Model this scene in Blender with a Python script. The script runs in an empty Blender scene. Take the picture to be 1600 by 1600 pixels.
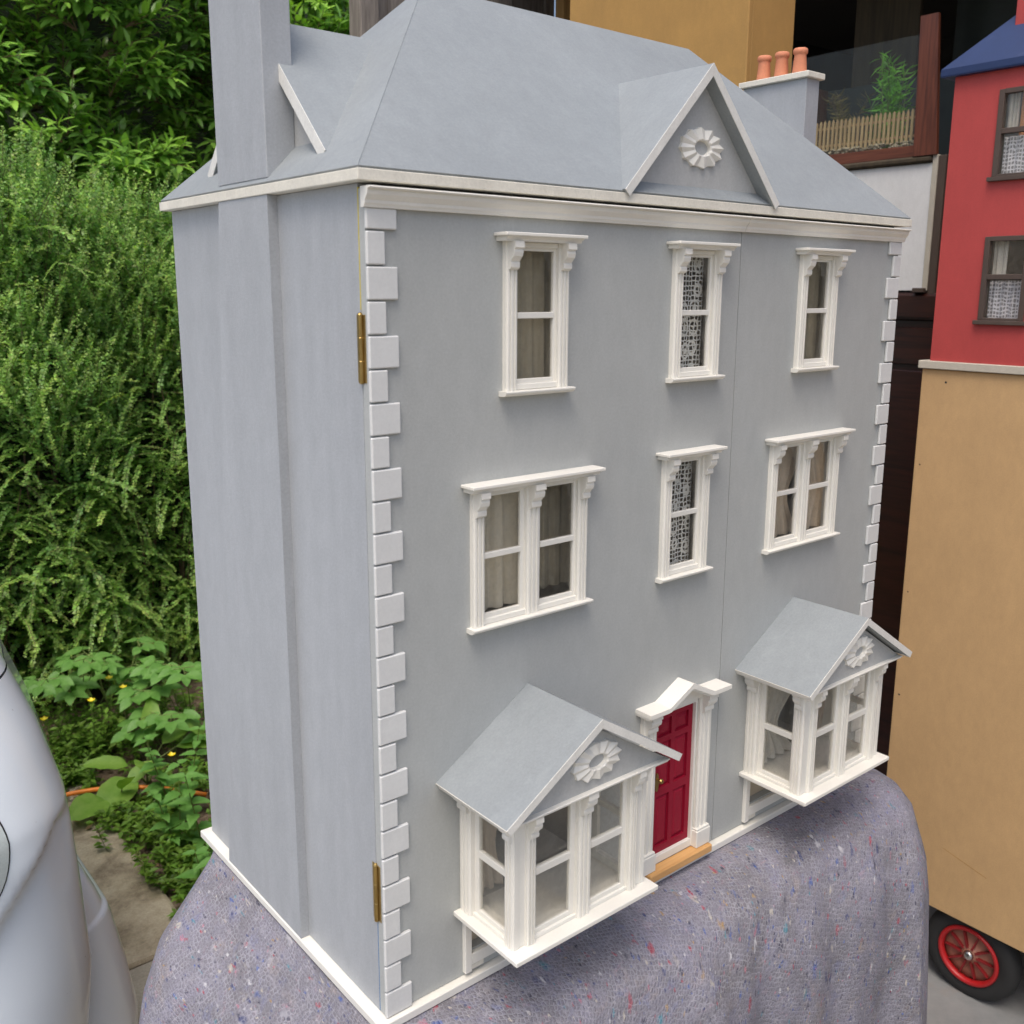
import bpy, bmesh, math, random
import numpy as np
from mathutils import Vector, Matrix
R = math.radians
S = 0.001          # everything below is laid out in millimetres, house corner = origin
G = 787.0          # height of the dolls' house base above the ground
rng = random.Random(7)
nr = np.random.default_rng(11)
sc = bpy.context.scene
col = sc.collection

# ------------------------------------------------------------------ camera, sky, sun, exposure
cam_d = bpy.data.cameras.new('camera')
cam = bpy.data.objects.new('camera', cam_d)
col.objects.link(cam)
rx, ry, rz = 0.2039, -0.6925, 0.0056
def _rot(ax, t):
    c, s = math.cos(t), math.sin(t)
    return Matrix({'x': ((1,0,0),(0,c,-s),(0,s,c)), 'y': ((c,0,s),(0,1,0),(-s,0,c)), 'z': ((c,-s,0),(s,c,0),(0,0,1))}[ax])
m = Matrix(((1,0,0),(0,-1,0),(0,0,-1))) @ _rot('z', rz) @ _rot('x', rx) @ _rot('y', ry) @ Matrix(((1,0,0),(0,0,-1),(0,1,0)))
cam.matrix_world = Matrix.Translation((-0.38479, -0.64838, 0.63118 + G*S)) @ m.transposed().to_4x4()
cam_d.sensor_width = 36
cam_d.lens = 1514.23/1600*36
cam_d.shift_x = (800-815.9)/1600
cam_d.shift_y = (765.1-800)/1600
cam_d.clip_start = 0.02
cam_d.clip_end = 400
cam_d.dof.use_dof = True
cam_d.dof.focus_distance = 1.12
cam_d.dof.aperture_fstop = 13
sc.camera = cam

world = bpy.data.worlds.new('World')
sc.world = world
world.use_nodes = True
wn = world.node_tree
sky = wn.nodes.new('ShaderNodeTexSky')
sky.sky_type = 'NISHITA'
sky.sun_disc = False
sky.sun_elevation = R(65)
sky.sun_rotation = R(237)
sky.air_density = 1.0
sky.dust_density = 4.5
sky.ozone_density = 0.6
bg = wn.nodes['Background']
wn.links.new(sky.outputs[0], bg.inputs[0])
bg.inputs[1].default_value = 0.15
sun_d = bpy.data.lights.new('sun', 'SUN')
sun_d.energy = 1.0
sun_d.angle = R(30)
sun_d.color = (1.0, 0.965, 0.91)
sun = bpy.data.objects.new('sun', sun_d)
col.objects.link(sun)
sun.rotation_euler = Vector((0.35, 0.23, -0.905)).to_track_quat('-Z', 'Y').to_euler()
sun.location = (-2, -1.5, 4)
sc.view_settings.view_transform = 'Standard'
sc.view_settings.look = 'None'
sc.view_settings.gamma = 1
sc.view_settings.exposure = 0.5
sc.view_settings.use_curve_mapping = False
sc.cycles.max_bounces = 8
sc.cycles.transparent_max_bounces = 24

# ------------------------------------------------------------------ materials
def new_mat(name):
    mt = bpy.data.materials.new(name); mt.use_nodes = True
    nt = mt.node_tree
    return mt, nt, nt.nodes['Principled BSDF']
def N(nt, kind, **kw):
    n = nt.nodes.new(kind)
    for k, v in kw.items():
        if k.startswith('i_'):
            key = k[2:]
            key = int(key) if key.isdigit() else key
            n.inputs[key].default_value = v
        else: setattr(n, k, v)
    return n
def L(nt, a, b): nt.links.new(a, b)
def pos(nt, scale=(1,1,1), rot=(0,0,0)):
    g = nt.nodes.new('ShaderNodeNewGeometry')
    mp = nt.nodes.new('ShaderNodeMapping')
    mp.inputs['Scale'].default_value = scale; mp.inputs['Rotation'].default_value = rot
    L(nt, g.outputs['Position'], mp.inputs[0])
    return mp.outputs[0]
def noise(nt, vec, scale, detail=4, rough=.6, dist=0):
    n = N(nt, 'ShaderNodeTexNoise'); n.inputs['Scale'].default_value = scale
    n.inputs['Detail'].default_value = detail; n.inputs['Roughness'].default_value = rough
    n.inputs['Distortion'].default_value = dist
    L(nt, vec, n.inputs['Vector']); return n.outputs[0]
def ramp(nt, fac, stops):
    r = N(nt, 'ShaderNodeValToRGB')
    el = r.color_ramp.elements
    while len(el) < len(stops): el.new(0.5)
    for e, (p, c) in zip(el, stops):
        e.position = p; e.color = (c[0], c[1], c[2], 1) if not isinstance(c, (int, float)) else (c, c, c, 1)
    L(nt, fac, r.inputs[0]); return r.outputs[0]
def mix(nt, fac, a, b, mode='MIX'):
    n = N(nt, 'ShaderNodeMix', data_type='RGBA', blend_type=mode)
    for sock, v in ((n.inputs[0], fac), (n.inputs[6], a), (n.inputs[7], b)):
        if hasattr(v, 'type') and hasattr(v, 'links'): L(nt, v, sock)
        elif isinstance(v, (int, float)): sock.default_value = v
        else: sock.default_value = (v[0], v[1], v[2], 1)
    return n.outputs[2]
def mth(nt, op, a, b=0.0):
    n = N(nt, 'ShaderNodeMath', operation=op)
    for i, v in enumerate((a, b)):
        if hasattr(v, 'links'): L(nt, v, n.inputs[i])
        else: n.inputs[i].default_value = v
    return n.outputs[0]
def bump(nt, bs, h, strength=.2, dist=.001):
    b = N(nt, 'ShaderNodeBump'); b.inputs['Strength'].default_value = strength; b.inputs['Distance'].default_value = dist
    L(nt, h, b.inputs['Height']); L(nt, b.outputs[0], bs.inputs['Normal'])

def paint(name, c, rough=.5, var=.06, smudge=.0, fine=700, bstr=.25, dirt=(.35,.31,.25), streak=(1,1,1), bdist=.0006, speck=.07):
    mt, nt, bs = new_mat(name)
    p = pos(nt)
    ps = pos(nt, streak)
    n1 = noise(nt, ps, 9, 5, .6)
    lo = tuple(x*(1-var) for x in c); hi = tuple(min(1, x*(1+var)) for x in c)
    cc = ramp(nt, n1, [(.3, lo), (.7, hi)])
    ns_ = noise(nt, p, 420, 3, .7); nm_ = noise(nt, pos(nt, (1,1,.5)), 70, 4, .65)
    cc = mix(nt, 1.0, cc, ramp(nt, ns_, [(.28, 1-speck), (.72, 1+speck)]), 'MULTIPLY')
    cc = mix(nt, 1.0, cc, ramp(nt, nm_, [(.3, 1-speck*.6), (.7, 1+speck*.6)]), 'MULTIPLY')
    if smudge:
        n2 = noise(nt, ps, 26, 6, .7, .6)
        f = ramp(nt, n2, [(.60, 0.0), (.78, smudge)])
        cc = mix(nt, f, cc, dirt)
    L(nt, cc, bs.inputs['Base Color'])
    n3 = noise(nt, p, fine, 3, .6)
    bump(nt, bs, n3, bstr, bdist)
    rr = ramp(nt, n1, [(.2, rough-.07), (.8, rough+.07)])
    L(nt, rr, bs.inputs['Roughness'])
    return mt
M = {}
M['grey'] = paint('grey_wall_paint', (.398,.411,.399), .6, .04, .10, 900, .45, (.34,.32,.28), (1,1,.5), .0006, .065)
M['side'] = paint('grey_side_paint', (.362,.379,.396), .55, .06, .42, 900, .4, (.31,.30,.32), (3.2,3.2,.16), .0006, .08)
M['roof'] = paint('grey_roof_paint', (.262,.286,.296), .62, .06, .4, 1000, .5, (.36,.385,.40), (.7,1.2,1), .0006, .075)
M['gable'] = paint('gable_paint', (.43,.435,.425), .6, .05, .1, 900, .3)
M['white'] = paint('cream_white_gloss', (.765,.745,.68), .4, .03, .10, 420, .10, (.64,.56,.42), (1.5,1.5,1.5), .0006, .022)
M['quoin'] = paint('quoin_paint', (.63,.635,.62), .5, .03, .06, 500, .2, (.48,.44,.38), (1,1,4), .0006, .035)
M['edge'] = paint('pale_edge_paint', (.70,.69,.645), .5, .05, .35, 500, .4, (.42,.41,.38), (5,5,5))
M['cream'] = paint('chipped_cream_edge', (.70,.67,.58), .55, .07, .55, 500, .4, (.42,.36,.27), (4,4,4))
M['red_door'] = paint('crimson_door_paint', (.27,.006,.025), .5, .06, 0, 500, .15)
M['redwall'] = paint('red_wall_paint', (.43,.055,.050), .6, .05, .08, 700, .35, (.25,.03,.03))
M['blue'] = paint('blue_roof_paint', (.012,.031,.105), .5, .12, .2, 500, .3, (.2,.23,.3))
M['brown_trim'] = paint('brown_window_paint', (.075,.052,.040), .5, .1, .1, 500, .4)
M['mdf'] = paint('fibreboard', (.52,.335,.16), .75, .045, .10, 1300, .35, (.31,.20,.105), (1.4,1.4,1.0))
M['mdf2'] = paint('dark_fibreboard', (.40,.228,.066), .75, .08, .2, 1200, .3, (.26,.16,.07), (1.4,1.4,1.0))
M['board_edge'] = paint('board_edge_paint', (.50,.46,.38), .6, .06, .3, 500, .3)
M['red_door'].node_tree.nodes['Principled BSDF'].inputs['Specular IOR Level'].default_value = .25
M['terracotta'] = paint('terracotta', (.62,.235,.125), .7, .10, .1, 800, .3, (.5,.25,.17))
M['inside'] = paint('inner_wall', (.52,.44,.33), .8, .1, .1, 300, .2)
M['floor_in'] = paint('inner_floor', (.50,.47,.42), .6, .1, .2, 300, .2)
M['dark'] = paint('dark_gap', (.03,.028,.026), .8, .1, 0, 300, .1)
M['white_panel'] = paint('off_white_panel', (.74,.745,.74), .6, .04, .15, 300, .2)
M['black'] = paint('black_plastic', (.02,.02,.022), .45, .1, 0, 300, .1)
M['yellow'] = paint('yellow_line', (.55,.45,.05), .6, .05, 0, 300, .1)
M['bluel'] = paint('blue_line', (.08,.20,.40), .6, .05, 0, 300, .1)
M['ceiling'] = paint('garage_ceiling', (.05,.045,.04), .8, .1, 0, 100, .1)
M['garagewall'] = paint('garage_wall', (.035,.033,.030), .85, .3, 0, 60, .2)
M['tarp'] = paint('dark_green_sheet', (.030,.036,.032), .7, .25, 0, 60, .2)

def wood(name, c1, c2, axis=2, scale=9, rough=.55, bstr=.25):
    mt, nt, bs = new_mat(name)
    s = [scale*6]*3; s[axis] = scale*.35
    p = pos(nt, tuple(s))
    n1 = noise(nt, p, 1.0, 7, .65, 1.6)
    s2 = [x*5 for x in s]; p2 = pos(nt, tuple(s2))
    n2 = noise(nt, p2, 1.0, 4, .6, .3)
    cc = ramp(nt, n1, [(.28, c1), (.55, c2), (.72, tuple(.5*a+.5*b for a, b in zip(c1, c2)))])
    f2 = ramp(nt, n2, [(.4, 0.0), (.7, .55)])
    cc = mix(nt, f2, cc, c1)
    L(nt, cc, bs.inputs['Base Color']); bs.inputs['Roughness'].default_value = rough
    bump(nt, bs, n2, bstr, .001)
    return mt
M['oldwood'] = wood('weathered_timber', (.085,.070,.055), (.27,.235,.20), 2, 5, .85, .6)
M['oldwood2'] = wood('weathered_dark_boards', (.050,.042,.036), (.16,.135,.115), 2, 5, .85, .6)
M['stud'] = wood('new_timber', (.33,.185,.065), (.50,.30,.115), 2, 4, .7, .2)
M['redwood'] = wood('stained_redwood', (.045,.012,.007), (.17,.050,.025), 2, 6, .42, .2)
M['redwood_y'] = wood('stained_redwood_rail', (.06,.016,.009), (.21,.065,.032), 1, 6, .42, .2)
M['mahogany'] = wood('dark_mahogany', (.010,.004,.003), (.040,.011,.007), 1, 5, .3, .1)
M['picket'] = wood('picket_wood', (.32,.19,.095), (.55,.37,.20), 2, 12, .7, .2)
M['step'] = wood('pale_step_wood', (.52,.27,.09), (.66,.38,.15), 0, 8, .5, .15)
M['dimboard'] = wood('dim_board', (.035,.026,.016), (.075,.055,.032), 2, 3, .8, .2)

def metal(name, c, rough, m_=1.0):
    mt, nt, bs = new_mat(name)
    p = pos(nt, (300,300,60)); n = noise(nt, p, 1, 4)
    cc = ramp(nt, n, [(.3, tuple(x*.6 for x in c)), (.65, c)])
    L(nt, cc, bs.inputs['Base Color'])
    bs.inputs['Metallic'].default_value = m_; bs.inputs['Roughness'].default_value = rough
    return mt
M['brass'] = metal('aged_brass', (.50,.35,.13), .33)
M['steel'] = metal('steel_cap', (.6,.6,.58), .28)
M['lampshine'] = paint('painted_lamp_shine', (.55,.58,.60), .12, .2, 0, 60, .0)  # pale colour stands in for bright reflections in the chrome
M['chrome'] = metal('lamp_chrome', (.7,.72,.74), .12)

def glass(name, tint=(.99,.985,.965), spec=1.15, dusty=0.03):
    mt = bpy.data.materials.new(name); mt.use_nodes = True; nt = mt.node_tree
    nt.nodes.remove(nt.nodes['Principled BSDF'])
    out = nt.nodes['Material Output']
    tr = N(nt, 'ShaderNodeBsdfTransparent'); tr.inputs[0].default_value = (*tint, 1)
    gl = N(nt, 'ShaderNodeBsdfGlossy'); gl.inputs['Roughness'].default_value = .06
    lw = N(nt, 'ShaderNodeLayerWeight'); lw.inputs[0].default_value = .5
    f = mth(nt, 'MULTIPLY', mth(nt, 'ADD', mth(nt, 'MULTIPLY', mth(nt, 'POWER', lw.outputs['Facing'], 3.0), .45), .035), spec)
    m1 = N(nt, 'ShaderNodeMixShader'); L(nt, f, m1.inputs[0]); L(nt, tr.outputs[0], m1.inputs[1]); L(nt, gl.outputs[0], m1.inputs[2])
    df = N(nt, 'ShaderNodeBsdfDiffuse'); df.inputs[0].default_value = (.6,.58,.52,1)
    p = pos(nt); n = noise(nt, p, 160, 5, .7); sp = ramp(nt, n, [(.42, dusty*.6), (.68, dusty*2.2)])
    m2 = N(nt, 'ShaderNodeMixShader'); L(nt, sp, m2.inputs[0]); L(nt, m1.outputs[0], m2.inputs[1]); L(nt, df.outputs[0], m2.inputs[2])
    L(nt, m2.outputs[0], out.inputs[0])
    return mt
M['glass'] = glass('dusty_acrylic_pane')
M['glass2'] = glass('tank_glass', (.94,.97,.95), .35, .012)

def cloth(name, c, c2=None, scale=1500, trans=.25):
    mt, nt, bs = new_mat(name)
    p = pos(nt, (1,1,.25)); n = noise(nt, p, 120, 5, .7)
    cc = ramp(nt, n, [(.3, c), (.7, c2 or tuple(x*1.15 for x in c))])
    L(nt, cc, bs.inputs['Base Color']); bs.inputs['Roughness'].default_value = .9
    p2 = pos(nt); n2 = noise(nt, p2, scale, 2); bump(nt, bs, n2, .3, .0006)
    tl = N(nt, 'ShaderNodeBsdfTranslucent'); L(nt, cc, tl.inputs[0])
    ms = N(nt, 'ShaderNodeMixShader'); ms.inputs[0].default_value = trans
    L(nt, bs.outputs[0], ms.inputs[1]); L(nt, tl.outputs[0], ms.inputs[2])
    L(nt, ms.outputs[0], nt.nodes['Material Output'].inputs[0])
    return mt
M['linen'] = cloth('cream_linen', (.74,.67,.53), (.84,.78,.66))
M['brownlinen'] = cloth('brown_sheer_linen', (.42,.37,.27), (.54,.48,.36))
M['beige'] = cloth('beige_cotton', (.70,.58,.46), (.80,.69,.56))
M['whitecloth'] = cloth('white_cotton', (.74,.71,.64), (.82,.80,.74))
M['orangecloth'] = cloth('orange_cotton', (.62,.22,.05), (.72,.30,.08))

def lace(name, c, sx=130, thr=(.11,.17), grid=False):
    mt, nt, bs = new_mat(name)
    bs.inputs['Base Color'].default_value = (*c, 1); bs.inputs['Roughness'].default_value = .9
    if not grid:
        p = pos(nt, (sx, 0, sx))
        v = N(nt, 'ShaderNodeTexVoronoi', feature='DISTANCE_TO_EDGE'); v.inputs['Scale'].default_value = 1.55; v.inputs['Randomness'].default_value = .3
        L(nt, p, v.inputs['Vector'])
        v2 = N(nt, 'ShaderNodeTexVoronoi'); v2.inputs['Scale'].default_value = 1; v2.inputs['Randomness'].default_value = .45
        L(nt, pos(nt, (62, 0, 48)), v2.inputs['Vector'])
        solid = ramp(nt, v2.outputs['Distance'], [(.0, 1.0), (.17, 1.0), (.2, 0.0), (.30, 0.0), (.33, 1.0), (.42, 1.0), (.45, 0.0)])
        net = ramp(nt, v.outputs['Distance'], [(thr[0], 1.0), (thr[1], 0.0)])
        a = mth(nt, 'MAXIMUM', net, mth(nt, 'MULTIPLY', solid, .95))
    else:
        p = pos(nt, (1,1,1))
        sp = N(nt, 'ShaderNodeSeparateXYZ'); L(nt, p, sp.inputs[0])
        nz = noise(nt, p, 60, 2)
        z = mth(nt, 'ADD', sp.outputs[2], mth(nt, 'MULTIPLY', nz, .012))
        a1 = mth(nt, 'GREATER_THAN', mth(nt, 'SINE', mth(nt, 'MULTIPLY', z, 900)), .35)
        a2 = mth(nt, 'GREATER_THAN', mth(nt, 'SINE', mth(nt, 'MULTIPLY', sp.outputs[1], 1500)), .6)
        a = mth(nt, 'ADD', mth(nt, 'MULTIPLY', mth(nt, 'MAXIMUM', a1, a2), .62), .3)
    tr = N(nt, 'ShaderNodeBsdfTransparent')
    ms = N(nt, 'ShaderNodeMixShader'); L(nt, a, ms.inputs[0]); L(nt, tr.outputs[0], ms.inputs[1]); L(nt, bs.outputs[0], ms.inputs[2])
    L(nt, ms.outputs[0], nt.nodes['Material Output'].inputs[0])
    return mt
M['lace'] = lace('white_lace', (.78,.78,.76))
M['net'] = lace('white_check_net', (.78,.78,.85), grid=True)

def leafmat(name, rough=.45, trans=.3):
    mt, nt, bs = new_mat(name)
    at = N(nt, 'ShaderNodeAttribute', attribute_name='Col')
    L(nt, at.outputs[0], bs.inputs['Base Color']); bs.inputs['Roughness'].default_value = rough
    tl = N(nt, 'ShaderNodeBsdfTranslucent')
    c2 = mix(nt, 1.0, at.outputs[0], (1.25,1.35,.6), 'MULTIPLY')
    L(nt, c2, tl.inputs[0])
    ms = N(nt, 'ShaderNodeMixShader'); ms.inputs[0].default_value = trans
    L(nt, bs.outputs[0], ms.inputs[1]); L(nt, tl.outputs[0], ms.inputs[2])
    L(nt, ms.outputs[0], nt.nodes['Material Output'].inputs[0])
    return mt
M['leaf'] = leafmat('leaf', .45, .38)
M['glossleaf'] = leafmat('glossy_leaf', .32, .22)
def plain(name, c, rough=.7, var=.25, sc_=60):
    return paint(name, c, rough, var, 0, sc_*6, .4)
M['twig'] = plain('twig_bark', (.16,.105,.06))
M['twig_green'] = plain('green_stem', (.15,.20,.05))
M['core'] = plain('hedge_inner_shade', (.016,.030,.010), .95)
M['petal'] = plain('yellow_petal', (.86,.70,.03), .5, .1)
M['cable'] = plain('orange_cable', (.75,.22,.02), .45, .1)
M['dry'] = plain('dry_leaf', (.42,.30,.17), .8, .2)

# concrete, soil, vinyl floor
def ground_mat(name, stops, s1, s2, rough=.9, bstr=.8, bd=.01, moss=None):
    mt, nt, bs = new_mat(name)
    p = pos(nt)
    a = noise(nt, p, s1, 8, .65, .4); b = noise(nt, p, s2, 6, .7)
    cc = ramp(nt, a, stops)
    cc = mix(nt, .35, cc, ramp(nt, b, [(.35, .45), (.65, 1.25)]), 'MULTIPLY')
    if moss:
        n = noise(nt, p, 6, 5, .7); f = ramp(nt, n, [(.55, 0.0), (.68, .65)]); cc = mix(nt, f, cc, moss)
    L(nt, cc, bs.inputs['Base Color']); bs.inputs['Roughness'].default_value = rough
    h = mth(nt, 'ADD', mth(nt, 'MULTIPLY', a, .6), mth(nt, 'MULTIPLY', b, .4))
    bump(nt, bs, h, bstr, bd)
    return mt
M['soil'] = ground_mat('brown_soil', [(.3, (.07,.047,.03)), (.5, (.17,.12,.08)), (.7, (.32,.25,.18))], 22, 160, .95, 1.0, .02)
M['concrete'] = ground_mat('mossy_concrete', [(.32, (.12,.092,.06)), (.48, (.36,.31,.22)), (.70, (.54,.48,.36))], 6.5, 200, .9, .9, .008, (.22,.20,.11))
M['slab'] = ground_mat('driveway_concrete', [(.3, (.24,.22,.18)), (.7, (.40,.37,.30))], 5, 180, .9, .4, .003)
def vinyl():
    mt, nt, bs = new_mat('grey_chequer_vinyl')
    p = pos(nt)
    a = noise(nt, p, 5, 6, .7); cc = ramp(nt, a, [(.3, (.17,.175,.175)), (.7, (.27,.27,.265))])
    n = noise(nt, p, 14, 4); cc = mix(nt, ramp(nt, n, [(.55, 0.0), (.75, .4)]), cc, (.30,.22,.17))
    L(nt, cc, bs.inputs['Base Color']); bs.inputs['Roughness'].default_value = .45
    b = N(nt, 'ShaderNodeTexBrick'); b.inputs['Scale'].default_value = 24
    pr = pos(nt, (1,1,1), (0,0,R(45))); L(nt, pr, b.inputs['Vector'])
    w = N(nt, 'ShaderNodeTexWave'); w.inputs['Scale'].default_value = 9; L(nt, pr, w.inputs[0])
    h = mth(nt, 'ADD', b.outputs['Fac'], w.outputs['Fac'])
    bump(nt, bs, h, .35, .002)
    return mt
M['vinyl'] = vinyl()

def blanket_mat():
    mt, nt, bs = new_mat('recycled_felt_blanket')
    uv = N(nt, 'ShaderNodeUVMap', uv_map='UVMap').outputs[0]
    def mp(scale, rot=0):
        m_ = N(nt, 'ShaderNodeMapping'); m_.inputs['Scale'].default_value = scale; m_.inputs['Rotation'].default_value = (0,0,rot)
        L(nt, uv, m_.inputs[0]); return m_.outputs[0]
    u1 = mp((1,1,1))
    big = noise(nt, u1, 9, 5, .7, .5)
    cc = ramp(nt, big, [(.28, (.150,.142,.152)), (.5, (.222,.215,.248)), (.72, (.27,.262,.33))])
    bl = noise(nt, mp((1,1.0,1)), 34, 4, .7, .4)
    cc = mix(nt, ramp(nt, bl, [(.56, 0.0), (.74, .55)]), cc, (.17,.19,.34))
    wm = noise(nt, mp((1,1,1), .7), 27, 4, .7, .4)
    cc = mix(nt, ramp(nt, wm, [(.57, 0.0), (.75, .45)]), cc, (.38,.31,.27))
    pk = noise(nt, mp((1,1.4,1), 2.2), 48, 4, .7, .4)
    cc = mix(nt, ramp(nt, pk, [(.60, 0.0), (.76, .5)]), cc, (.44,.27,.32))
    fib = noise(nt, mp((1,1,1), .3), 420, 3, .75, 1.0)
    cc = mix(nt, .55, cc, ramp(nt, fib, [(.30, .5), (.70, 1.55)]), 'MULTIPLY')
    # flecks of coloured wool
    for sx, sy, rot, thr, seed in ((60,32,.4,.16,0), (110,60,1.9,.15,5), (190,110,2.6,.17,9), (85,40,-.5,.13,14)):
        v = N(nt, 'ShaderNodeTexVoronoi'); v.inputs['Randomness'].default_value = 1
        mm = mp((sx, sy, 1), rot)
        wob = N(nt, 'ShaderNodeMix', data_type='VECTOR'); 
        nn = N(nt, 'ShaderNodeTexNoise'); nn.inputs['Scale'].default_value = 2.5; nn.inputs['Detail'].default_value = 4; L(nt, mm, nn.inputs['Vector'])
        ad = N(nt, 'ShaderNodeVectorMath', operation='MULTIPLY_ADD'); L(nt, nn.outputs[1], ad.inputs[0]); ad.inputs[1].default_value = (.9,.9,0); L(nt, mm, ad.inputs[2])
        nt.nodes.remove(wob)
        L(nt, ad.outputs[0], v.inputs['Vector']); v.inputs['Scale'].default_value = 1
        sp = N(nt, 'ShaderNodeSeparateColor'); L(nt, v.outputs['Color'], sp.inputs[0])
        near = ramp(nt, v.outputs['Distance'], [(thr*.6, 1.0), (thr*1.6, 0.0)])
        pick = mth(nt, 'GREATER_THAN', sp.outputs[1], .34)
        f = mth(nt, 'MULTIPLY', mth(nt, 'MULTIPLY', near, pick), .74)
        hue = N(nt, 'ShaderNodeValToRGB'); hue.color_ramp.interpolation = 'CONSTANT'
        pal = [(0,(.035,.05,.16)), (.22,(.40,.045,.07)), (.36,(.05,.11,.36)), (.50,(.03,.03,.06)), (.66,(.55,.50,.42)), (.76,(.42,.26,.07)), (.82,(.07,.26,.33)), (.88,(.50,.18,.25)), (.94,(.65,.64,.66))]
        el = hue.color_ramp.elements
        while len(el) < len(pal): el.new(.5)
        for e, (q, c) in zip(el, pal): e.position = q; e.color = (*c, 1)
        L(nt, sp.outputs[0], hue.inputs[0])
        cc = mix(nt, f, cc, hue.outputs[0])
    # stitch-bonded net
    v = N(nt, 'ShaderNodeTexVoronoi', feature='DISTANCE_TO_EDGE'); v.inputs['Randomness'].default_value = .5
    L(nt, mp((255, 200, 1), .35), v.inputs['Vector']); v.inputs['Scale'].default_value = 1
    thread = ramp(nt, v.outputs['Distance'], [(.05, 1.0), (.15, 0.0)])
    brk = noise(nt, u1, 55, 4, .6); brk = ramp(nt, brk, [(.36, .05), (.64, .45)])
    cc = mix(nt, mth(nt, 'MULTIPLY', thread, brk), cc, (.47,.465,.505))
    L(nt, cc, bs.inputs['Base Color']); bs.inputs['Roughness'].default_value = 1.0
    bs.inputs['Specular IOR Level'].default_value = .15
    lump = ramp(nt, v.outputs['Distance'], [(.0, 0.0), (.4, 1.0)])
    h = mth(nt, 'ADD', mth(nt, 'MULTIPLY', lump, .45), mth(nt, 'MULTIPLY', fib, .8))
    bump(nt, bs, h, .85, .0022)
    return mt
M['blanket'] = blanket_mat()

def carpaint():
    mt, nt, bs = new_mat('silver_car_paint')
    p = pos(nt)
    fl = noise(nt, p, 2600, 2, .7)
    cc = ramp(nt, fl, [(.3, (.74,.82,.90)), (.7, (.83,.90,.96))])
    sp = noise(nt, p, 130, 2, .5); cc = mix(nt, ramp(nt, sp, [(.76, 0.0), (.80, .5)]), cc, (.16,.14,.12))
    L(nt, cc, bs.inputs['Base Color'])
    bs.inputs['Metallic'].default_value = 0.0; bs.inputs['Roughness'].default_value = .34
    bs.inputs['Coat Weight'].default_value = .9; bs.inputs['Coat Roughness'].default_value = .04
    return mt
M['car'] = carpaint()
M['tyre'] = paint('rubber', (.018,.018,.018), .75, .2, .15, 500, .4, (.06,.06,.055))
M['wheelred'] = paint('red_plastic', (.40,.012,.014), .38, .06, .1, 300, .1, (.3,.05,.04))
M['ribred'] = paint('dark_red_plastic', (.22,.012,.014), .45, .06, .1, 300, .1, (.3,.05,.04))  # darker red than the wheel rim
M['wheelweb'] = paint('dusty_red_plastic', (.36,.15,.10), .55, .12, .3, 300, .2, (.42,.26,.18))
M['darkglass'] = paint('dark_car_glass', (.01,.011,.012), .1, .1, 0, 300, .0)
M['pebble'] = ground_mat('pebbles', [(.3, (.20,.14,.09)), (.5, (.36,.28,.20)), (.7, (.50,.42,.33))], 90, 400, .7, .6, .003)

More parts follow.
